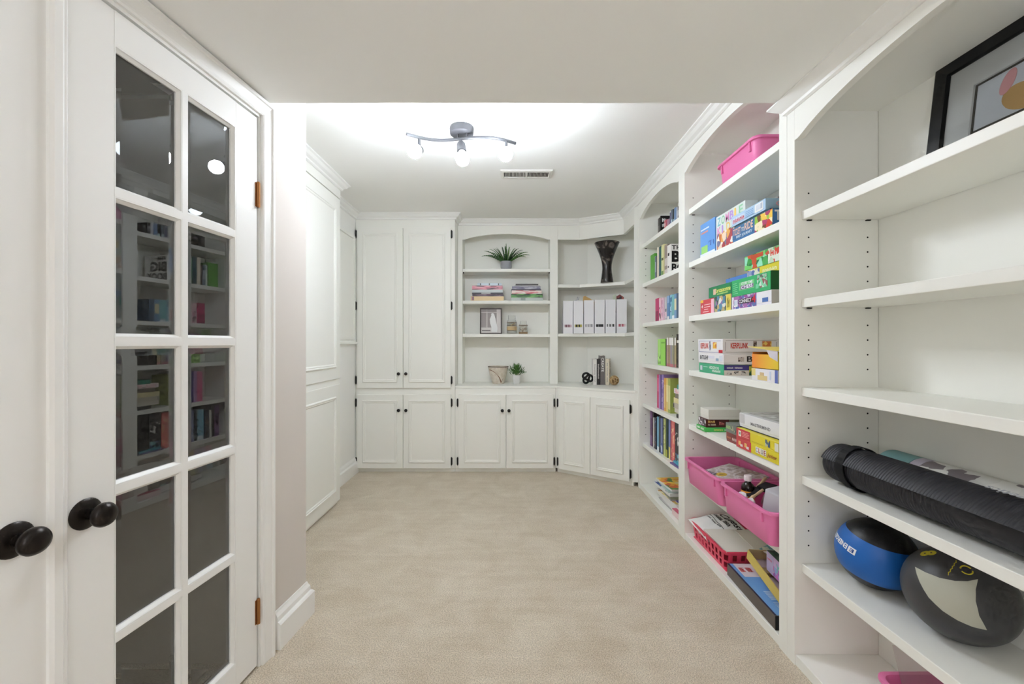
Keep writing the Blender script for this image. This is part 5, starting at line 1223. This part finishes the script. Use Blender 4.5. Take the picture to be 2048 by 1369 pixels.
# stacks of magazines
def flat_stack(x_right, y_front, z, items, side):
    for th, L, dx, rz_, col, label, bands in items:
        book(label, (x_right+dx, y_front+abs(rz_)*0.3, z+0.0004), (0, -PI/2, rz_), th-0.0008, L, 0.19, col, 'magazines stacked on the hutch', bands, name='magazine', cat='magazine')
        z += th
SPA = lambda k, cols: art('mag_art_%d' % k, cols, 110, stretch=(1.6, 1, 0.16))
flat_stack(-0.082, YH+0.022, HS[1], [
 (0.044, 0.33, 0.0, 0.01, (232, 206, 160), 'thick cream book at the foot of the left stack on the hutch', [(0.9, 0.97, (150, 110, 120))]),
 (0.022, 0.31, -0.005, -0.015, SPA(1, [(70,50,64),(96,60,76),(150,130,140),(50,40,46)]), 'dark plum magazine in the left stack on the hutch', []),
 (0.016, 0.31, -0.008, 0.015, (74, 72, 78), 'charcoal magazine in the left stack on the hutch', [(0.4, 0.7, (190, 190, 190))]),
 (0.030, 0.305, -0.010, -0.01, (206, 214, 216), 'pale grey book in the left stack on the hutch', []),
 (0.040, 0.305, -0.012, 0.012, SPA(2, [(206,130,146),(190,110,130),(226,170,180),(90,70,80)]), 'pink patterned book in the left stack on the hutch', []),
 (0.024, 0.24, -0.024, 0.0, (206, 222, 232), 'pale blue box with three dots on top of the left stack', [(0.10, 0.14, (60, 64, 70)), (0.48, 0.52, (60, 64, 70)), (0.85, 0.89, (60, 64, 70))]),
], 'left')
flat_stack(0.308, YH+0.022, HS[1], [
 (0.032, 0.315, 0.0, 0.01, (196, 204, 200), 'pale sage book at the foot of the right stack on the hutch', [(0.55, 0.7, (150, 160, 156))]),
 (0.038, 0.315, -0.002, -0.02, SPA(3, [(90,150,80),(60,110,60),(36,34,34),(120,176,100)]), 'green and black magazine in the right stack on the hutch', []),
 (0.034, 0.30, -0.010, 0.018, SPA(4, [(236,220,214),(226,170,176),(240,232,226),(210,120,126)]), 'pink and white book in the right stack on the hutch', []),
 (0.012, 0.30, -0.016, -0.01, (66, 64, 78), 'thin dark magazine in the right stack on the hutch', []),
 (0.028, 0.285, -0.022, 0.015, SPA(5, [(120,116,140),(150,148,166),(100,96,120),(196,196,206)]), 'purple grey book in the right stack on the hutch', []),
 (0.010, 0.26, -0.028, -0.02, (196, 196, 198), 'thin silver magazine in the right stack on the hutch', []),
 (0.016, 0.225, -0.045, 0.03, (72, 68, 70), 'crooked dark magazine on top of the right stack on the hutch', []),
], 'right')
# small framed bird photograph
ph_ = thing('photo_frame', 'small dark framed black-and-white photo of a white bird on the hutch', 'picture frame', (-0.213, YH+0.075, HS[2]+0.0005), (-0.14, 0, 0.05))
PW, PH = 0.222, 0.266
def PB(n_, x0, x1, z0, z1, y, m, th=0.0008): return build(n_, MB().box(x0, x1, y-th, y, z0, z1), m, ph_, False)
build('frame', sweep([(-PW/2,0),(PW/2,0),(PW/2,PH),(-PW/2,PH)], [(0,0),(0,-0.014),(0.008,-0.014),(0.010,-0.008),(0.010,0)], lambda a,b,h: (a,h,b), closed=True), mat('frame_brown', (62, 50, 46), 0.5), ph_, False)
g1 = mat('photo_grey', (150, 142, 140), 0.5); g2 = mat('photo_light', (214, 208, 206), 0.5); g3 = mat('photo_white', (232, 232, 232), 0.5); g4 = mat('photo_dark', (120, 112, 112), 0.5)
PB('photograph', -PW/2+0.008, PW/2-0.008, 0.008, PH-0.008, -0.002, g1)
PB('photo_detail', -PW/2+0.012, PW/2-0.012, 0.218, 0.226, -0.003, g2); PB('photo_detail', -0.045, -0.036, 0.066, PH-0.012, -0.003, g2)
PB('photo_detail', 0.058, PW/2-0.012, 0.05, PH-0.012, -0.003, g2); PB('photo_detail', -PW/2+0.012, PW/2-0.012, 0.012, 0.066, -0.003, g2)
PB('photo_detail', -PW/2+0.020, -0.005, 0.030, 0.040, -0.0038, g4); PB('photo_detail', -PW/2+0.012, 0.05, 0.228, PH-0.014, -0.003, g1)
bird = [(0.006,0.02),(0.062,0.018),(0.068,0.06),(0.055,0.11),(0.045,0.16),(0.034,0.200),(0.026,0.212),(0.012,0.214),(0.000,0.206),(0.006,0.196),(-0.002,0.175),(-0.012,0.150),(-0.008,0.110),(0.004,0.07)]
build('photo_detail', MB().prism(bird, -0.0048, -0.0040, 'y'), g3, ph_, False)
# jars
JG = mat('jar_glass', (252, 252, 250), 0.02, trans=1.0, ior=1.08)
JUTE = mat('jute', (196, 172, 132), 0.95)
def jar(label, x, y, z, r_, h, kind):
    t = thing('jar', label, 'jar', (x, y, z))
    build('jar_glass', MB().lathe([(0.0005,0),(r_*0.95,0),(r_,0.006),(r_,h*0.62),(r_*0.80,h*0.76),(r_*0.72,h*0.80),(r_*0.76,h*0.82),(r_*0.76,h),(r_*0.70,h),(r_*0.68,h*0.80),(r_*0.74,h*0.75),(r_*0.94,h*0.60),(r_*0.94,0.010),(0.0005,0.008)], 28, (x,y,z+0.0005)), JG, t, smooth=True)
    if kind == 0:
        build('jute_band', MB().lathe([(r_*1.005,h*0.20),(r_*1.03,h*0.21),(r_*1.03,h*0.40),(r_*1.005,h*0.41)], 28, (x,y,z), cap=False), JUTE, t)
        for q in (0.47, 0.60): build('twine', MB().lathe([(r_*1.0,h*q),(r_*1.04,h*q+0.002),(r_*1.0,h*q+0.005)], 24, (x,y,z), cap=False), mat('twine_m', (130,112,90), 0.9), t)
        build('bow', MB().tube([(x-0.01,y-r_*1.05,z+h*0.46),(x+0.012,y-r_*1.12,z+h*0.52),(x+0.032,y-r_*1.0,z+h*0.60)], 0.004, 8), JUTE, t)
        build('filling', MB().lathe([(0.0005,0.011),(r_*0.92,0.011),(r_*0.92,h*0.18),(0.0005,h*0.2)], 24, (x,y,z)), mat('jar_fill', (226, 226, 220), 0.8), t)
    else:
        build('filling', MB().lathe([(0.0005,0.011),(r_*0.92,0.011),(r_*0.92,h*0.58),(0.0005,h*0.6)], 24, (x,y,z)), art('shells', [(232,228,220),(206,196,184),(244,242,238),(170,156,142)], 90), t)
        build('twine', MB().lathe([(r_*1.0,h*0.64),(r_*1.06,h*0.66),(r_*1.0,h*0.69)], 24, (x,y,z), cap=False), MATS['twine_m'], t)
        build('base_band', MB().lathe([(r_*1.0,0.002),(r_*1.02,0.003),(r_*1.02,0.018),(r_*1.0,0.019)], 24, (x,y,z), cap=False), mat('band_brown', (150, 124, 92), 0.8), t)
jar('tall glass jar tied with jute and a bow on the hutch', -0.002, YH+0.075, HS[2], 0.049, 0.186, 0)
jar('short glass jar of pale shells on the hutch', 0.114, YH+0.070, HS[2], 0.044, 0.132, 1)
# birch planter bowl
bw = thing('bowl', 'tapered birch-bark patterned bowl standing on the worktop under the hutch', 'bowl', (-0.138, YH+0.045, 0.8155))
BIR = mat('birch', (214, 204, 188), 0.6); mix_noise(BIR, (196, 184, 166), (224, 216, 204), 22, 0.3, 0.7)
bxc, byc, bzc = -0.138, YH+0.045, 0.8158
build('bowl_wall', MB().lathe([(0.0005,0.0),(0.056,0.0),(0.060,0.006),(0.088,0.100),(0.100,0.160),(0.102,0.172),(0.098,0.174),(0.094,0.160),(0.082,0.100),(0.054,0.012),(0.0005,0.010)], 36, (bxc,byc,bzc)), BIR, bw, smooth=True)
build('rim_line', MB().lathe([(0.0985,0.1745),(0.1025,0.1735),(0.1035,0.170),(0.1025,0.1665)], 36, (bxc,byc,bzc), cap=False), mat('rim_brown', (86, 72, 62), 0.7), bw, smooth=True)
def bowl_r(z): return 0.060+(z-0.006)*0.245 if z > 0.006 else 0.058
def twig(pts, rad):
    q = [(bxc+(bowl_r(z)+0.0004)*math.sin(a), byc-(bowl_r(z)+0.0004)*math.cos(a), bzc+z) for a, z in pts]
    build('painted_twig', MB().tube(q, rad, 6), mat('twig', (122, 84, 58), 0.8), bw)
twig([(-1.1+1.6*k/14, 0.140-0.125*(k/14)**2.2) for k in range(15)], 0.0050)
twig([(-0.95+0.7*k/8, 0.150+0.006*math.sin(k)) for k in range(9)], 0.0022)
twig([(0.45+0.75*k/8, 0.012+0.12*(k/8)) for k in range(9)], 0.0024)
for i in range(5): twig([(0.62+0.10*(i % 3)+0.12*k/4, 0.075+0.018*i+0.02*k/4) for k in range(5)], 0.0020)
# small plant in a white pot
px_, py_, pz_ = 0.044, YH+0.030, 0.8158
sp_ = thing('potted_plant', 'small bushy green plant in a square white pot on the worktop', 'plant', (px_, py_, pz_))
build('pot', MB().loft([rrect(px_-0.031,px_+0.031,py_-0.031,py_+0.031,0.008,pz_), rrect(px_-0.039,px_+0.039,py_-0.039,py_+0.039,0.009,pz_+0.086), rrect(px_-0.035,px_+0.035,py_-0.035,py_+0.035,0.008,pz_+0.086), rrect(px_-0.034,px_+0.034,py_-0.034,py_+0.034,0.008,pz_+0.074)], True, True), mat('pot_white', (222, 222, 220), 0.5), sp_)
fo = MB(); fo2 = MB()
for k in range(250):
    a = random.uniform(0, 2*PI); el = random.uniform(0.15, 1.45); rr = random.uniform(0.05, 0.098)
    rad_ = rr*math.cos(el)*1.05; p = Vector((px_+rad_*math.cos(a), py_+rad_*math.sin(a)*0.85, pz_+0.085+rr*math.sin(el)*1.15))
    d = (p-Vector((px_, py_, pz_+0.06))).normalized(); s_ = d.cross(Vector((0,0,1)))
    s_ = s_.normalized() if s_.length > 1e-3 else Vector((1,0,0))
    L_, w_ = random.uniform(0.024, 0.040), random.uniform(0.005, 0.008); nrm = d.cross(s_)
    q0, q1, q2 = p-d*L_*0.4, p+d*L_*0.1, p+d*L_*0.6
    (fo if k % 3 else fo2).add([q0, q1-s_*w_, q2, q1+s_*w_, q1+nrm*0.002], [(0,1,4),(1,2,4),(2,3,4),(3,0,4)])
for k in range(26):
    a = 2*PI*k/26; el = random.uniform(0.3, 1.3); rr = 0.075
    fo2.tube([(px_, py_, pz_+0.07), (px_+rr*math.cos(el)*math.cos(a)*0.6, py_+rr*math.cos(el)*math.sin(a)*0.5, pz_+0.085+rr*0.6*math.sin(el)), (px_+rr*math.cos(el)*math.cos(a), py_+rr*math.cos(el)*math.sin(a)*0.85, pz_+0.085+rr*math.sin(el)*1.1)], 0.0012, 4)
build('foliage', fo, GRN[0], sp_)['kind'] = 'stuff'
build('young_foliage', fo2, GRN[2], sp_)['kind'] = 'stuff'
# ------------------------------------------------------------------ corner shelf contents
vx_, vy_, vz_ = 0.920, 4.135, CS[0]
vs_ = thing('vase', 'tall black marbled vase with a flared mouth on the corner shelf', 'vase', (vx_, vy_, vz_))
VM = mat('vase_marble', (44, 40, 38), 0.22); n_, l_, b_ = nodes(VM)
tc_ = n_.new('ShaderNodeTexCoord'); nz = n_.new('ShaderNodeTexNoise'); nz.inputs['Scale'].default_value = 9; nz.inputs['Detail'].default_value = 5; nz.inputs['Distortion'].default_value = 1.5
rp = n_.new('ShaderNodeValToRGB'); l_.new(tc_.outputs['Object'], nz.inputs['Vector']); l_.new(nz.outputs[0], rp.inputs[0])
rp.color_ramp.elements[0].position = 0.52; rp.color_ramp.elements[0].color = rgb(36, 32, 31); rp.color_ramp.elements[1].position = 0.70; rp.color_ramp.elements[1].color = rgb(150, 138, 130)
l_.new(rp.outputs[0], b_.inputs['Base Color'])
vp = [(0.0005,0),(0.060,0),(0.061,0.004),(0.054,0.05),(0.047,0.10),(0.0445,0.14),(0.047,0.18),(0.056,0.225),(0.072,0.275),(0.092,0.325),(0.112,0.370),(0.120,0.385),(0.117,0.387),(0.108,0.370),(0.088,0.325),(0.066,0.275),(0.050,0.22),(0.040,0.16),(0.0005,0.10)]
build('vase_body', MB().lathe(vp, 40, (vx_,vy_,vz_+0.0005)), VM, vs_, smooth=True)
# magazine files
FW = mat('file_white', (236, 236, 240), 0.5)
slots = [[(150,110,120),(206,180,190),(60,50,56)], [(60,60,44),(190,180,90),(40,40,36)], [(206,206,210),(150,150,156),(230,230,232)], [(50,50,52),(40,40,42),(150,150,154)], [(226,226,228),(60,60,62),(150,150,150)], [(190,90,110),(226,200,206),(120,120,124)]]
ordn = ['leftmost', 'second', 'third', 'fourth', 'fifth', 'rightmost']
for i in range(6):
    t_ = i/5.0; w_, h_, d_ = 0.0945, 0.325, 0.185
    x = 0.512+i*0.0985; y = 4.262-0.165*t_
    rz_ = -0.05-0.12*t_
    f_ = thing('magazine_file', 'white magazine file with a label window, %s of six on the corner shelf' % ordn[i], 'magazine file', (x, y, CS[1]+0.0005), (0, 0, rz_), 'white magazine files')
    wz0, wz1 = 0.062, 0.088
    fp_ = MB().box(0, w_, 0, 0.002, 0, wz0).box(0, w_, 0, 0.002, wz1, h_).box(0, 0.012, 0, 0.002, wz0, wz1).box(w_-0.012, w_, 0, 0.002, wz0, wz1)
    build('front_panel', fp_, FW, f_, False)
    for xs in (0, w_-0.002):
        build('side_panel', MB().prism([(0.002,0),(d_,0),(d_,0.12),(d_-0.05,0.17),(0.05,h_),(0.002,h_)], xs, xs+0.002, 'x'), FW, f_, False)
    build('back_panel', MB().box(0.002, w_-0.002, d_-0.002, d_, 0, 0.12), FW, f_, False)
    build('floor_panel', MB().box(0.002, w_-0.002, 0.002, d_-0.002, 0, 0.002), FW, f_, False)
    build('paper_bundle', MB().box(0.010, w_-0.010, 0.006, d_-0.02, 0.003, 0.20), art('file_%d' % i, slots[i], 70, stretch=(1, 1, 0.05)), f_, False)
def scrap(label, x, y, z, pts, m, th=0.004, rz_=0.0):
    r = thing('folder', label, 'paper', (x, y, z), (0, 0, rz_)); build('sheet', MB().prism(pts, 0, th, 'y'), m, r, False); return r
scrap('tan folder corner sticking up from the middle magazine files', 0.735, 4.285, CS[1]+0.20, [(-0.03,0),(0.10,0),(0.09,0.12),(0.05,0.150),(0.0,0.178),(-0.02,0.172)], mat('tan_card', (206, 168, 110), 0.7), 0.005, -0.1)
scrap('crumpled silver paper sticking up from the second magazine file', 0.635, 4.275, CS[1]+0.203, [(-0.005,0),(0.05,0),(0.03,0.13),(0.045,0.16),(0.02,0.165),(0.015,0.14),(-0.01,0.128)], art('silver_paper', [(206,208,212),(150,152,156),(236,236,238)], 60), 0.004, 0.2)
scrap('dark red paper sticking up from the rightmost magazine file', 1.035, 4.175, CS[1]+0.203, [(-0.02,0),(0.05,0),(0.058,0.15),(0.02,0.178),(-0.012,0.160)], art('red_paper', [(130,60,64),(170,90,80),(60,40,44)], 50), 0.006, -0.2)
scrap('pale green paper beside the dark red one in the files', 1.012, 4.19, CS[1]+0.203, [(-0.03,0),(0.015,0),(0.012,0.180),(-0.02,0.172)], mat('pale_green', (196, 204, 186), 0.7), 0.004, -0.2)
# worktop corner: books, knot, ball
CT = 0.8155
def cbook(label, x, y, rz_, t, h, d, col, bands=(), title=None): return book(label, (x, y, CT), (0,0,rz_), t, h, d, col, 'books on the corner worktop', bands, title=title)
bx0 = 0.790; by0 = 4.150; ang = -0.10; ca_, sa_ = math.cos(ang), math.sin(ang); off = 0
GRYI = mat('ink_grey', (150, 146, 140), 0.5)
for label, t, h, d, col, title in (
  ('slim white book, leftmost of the four on the corner worktop', 0.033, 0.250, 0.16, (232, 230, 226), ('~FAVOURITE ROOMS', GRYI, 0.1, 0.8, 0.3)),
  ('black book with pale lettering second on the corner worktop', 0.031, 0.252, 0.165, (52, 50, 50), ('~Everyday', mat('ink_pale', (206, 202, 196), 0.5), 0.22, 0.8, 0.45)),
  ('tall grey book reading CREATE on the corner worktop', 0.044, 0.283, 0.175, (112, 106, 104), ('CREATE', PAPER, 0.45, 0.93, 0.5)),
  ('cream book with its cover turned to the camera on the corner worktop', 0.034, 0.252, 0.17, (222, 212, 190), ('~THE CURATED HOME', GRYI, 0.1, 0.85, 0.35))):
    bk_ = cbook(label, bx0+off*ca_, by0+off*sa_-0.0, -0.30 if 'cover' in label else ang, t, h, d, col, (), title); off += t+0.002
    if 'cover' in label:
        bk_.location.x += 0.004
        for k, (s_, z_) in enumerate((('THE', 0.17), ('ON', 0.10))):
            lettering(s_, (t, 0.03, z_), (0,1,0), (0,0,1), 0.12, 0.055, mat('ink_taupe', (150, 138, 116), 0.6), bk_, False)
kt = thing('knot_sculpture', 'black knotted loop ornament leaning beside the corner books', 'ornament', (0.742, 4.16, CT+0.06))
kp = []
for k in range(72):
    a = 2*PI*k/72; r_ = 0.030+0.0165*math.cos(3*a)
    kp.append((0.735+1.12*r_*math.cos(2*a), 4.165+0.020*math.sin(3*a), CT+0.0645+1.12*r_*math.sin(2*a)))
build('knot', MB().tube(kp, 0.0105, 12, closed=True), mat('knot_black', (28, 27, 27), 0.6), kt, smooth=True)
Rr_ = 0.047; rc = Vector((0.985, 4.115, CT+Rr_))
rb = thing('rattan_ball', 'woven brown rattan ball on the worktop beside the books', 'ornament', (rc.x, rc.y, CT))
build('core', MB().sphere(Rr_-0.004, rc, 24, 14), mat('rattan_core', (120, 92, 62), 0.9), rb, smooth=True)
for k in range(16):
    ax = Vector((random.gauss(0,1), random.gauss(0,1), random.gauss(0,1))).normalized(); e1 = ax.orthogonal().normalized(); e2 = ax.cross(e1); ofs = random.uniform(-0.55, 0.55)*Rr_
    rr_ = math.sqrt(Rr_**2-ofs**2)-0.0025
    build('cane', MB().tube([rc+ax*ofs*0.95+(e1*math.cos(2*PI*q/28)+e2*math.sin(2*PI*q/28))*rr_ for q in range(28)], 0.0026, 6, closed=True), mat('cane_%d' % (k % 3), [(190,158,110), (150,116,76), (206,180,136)][k % 3], 0.7), rb, smooth=True)
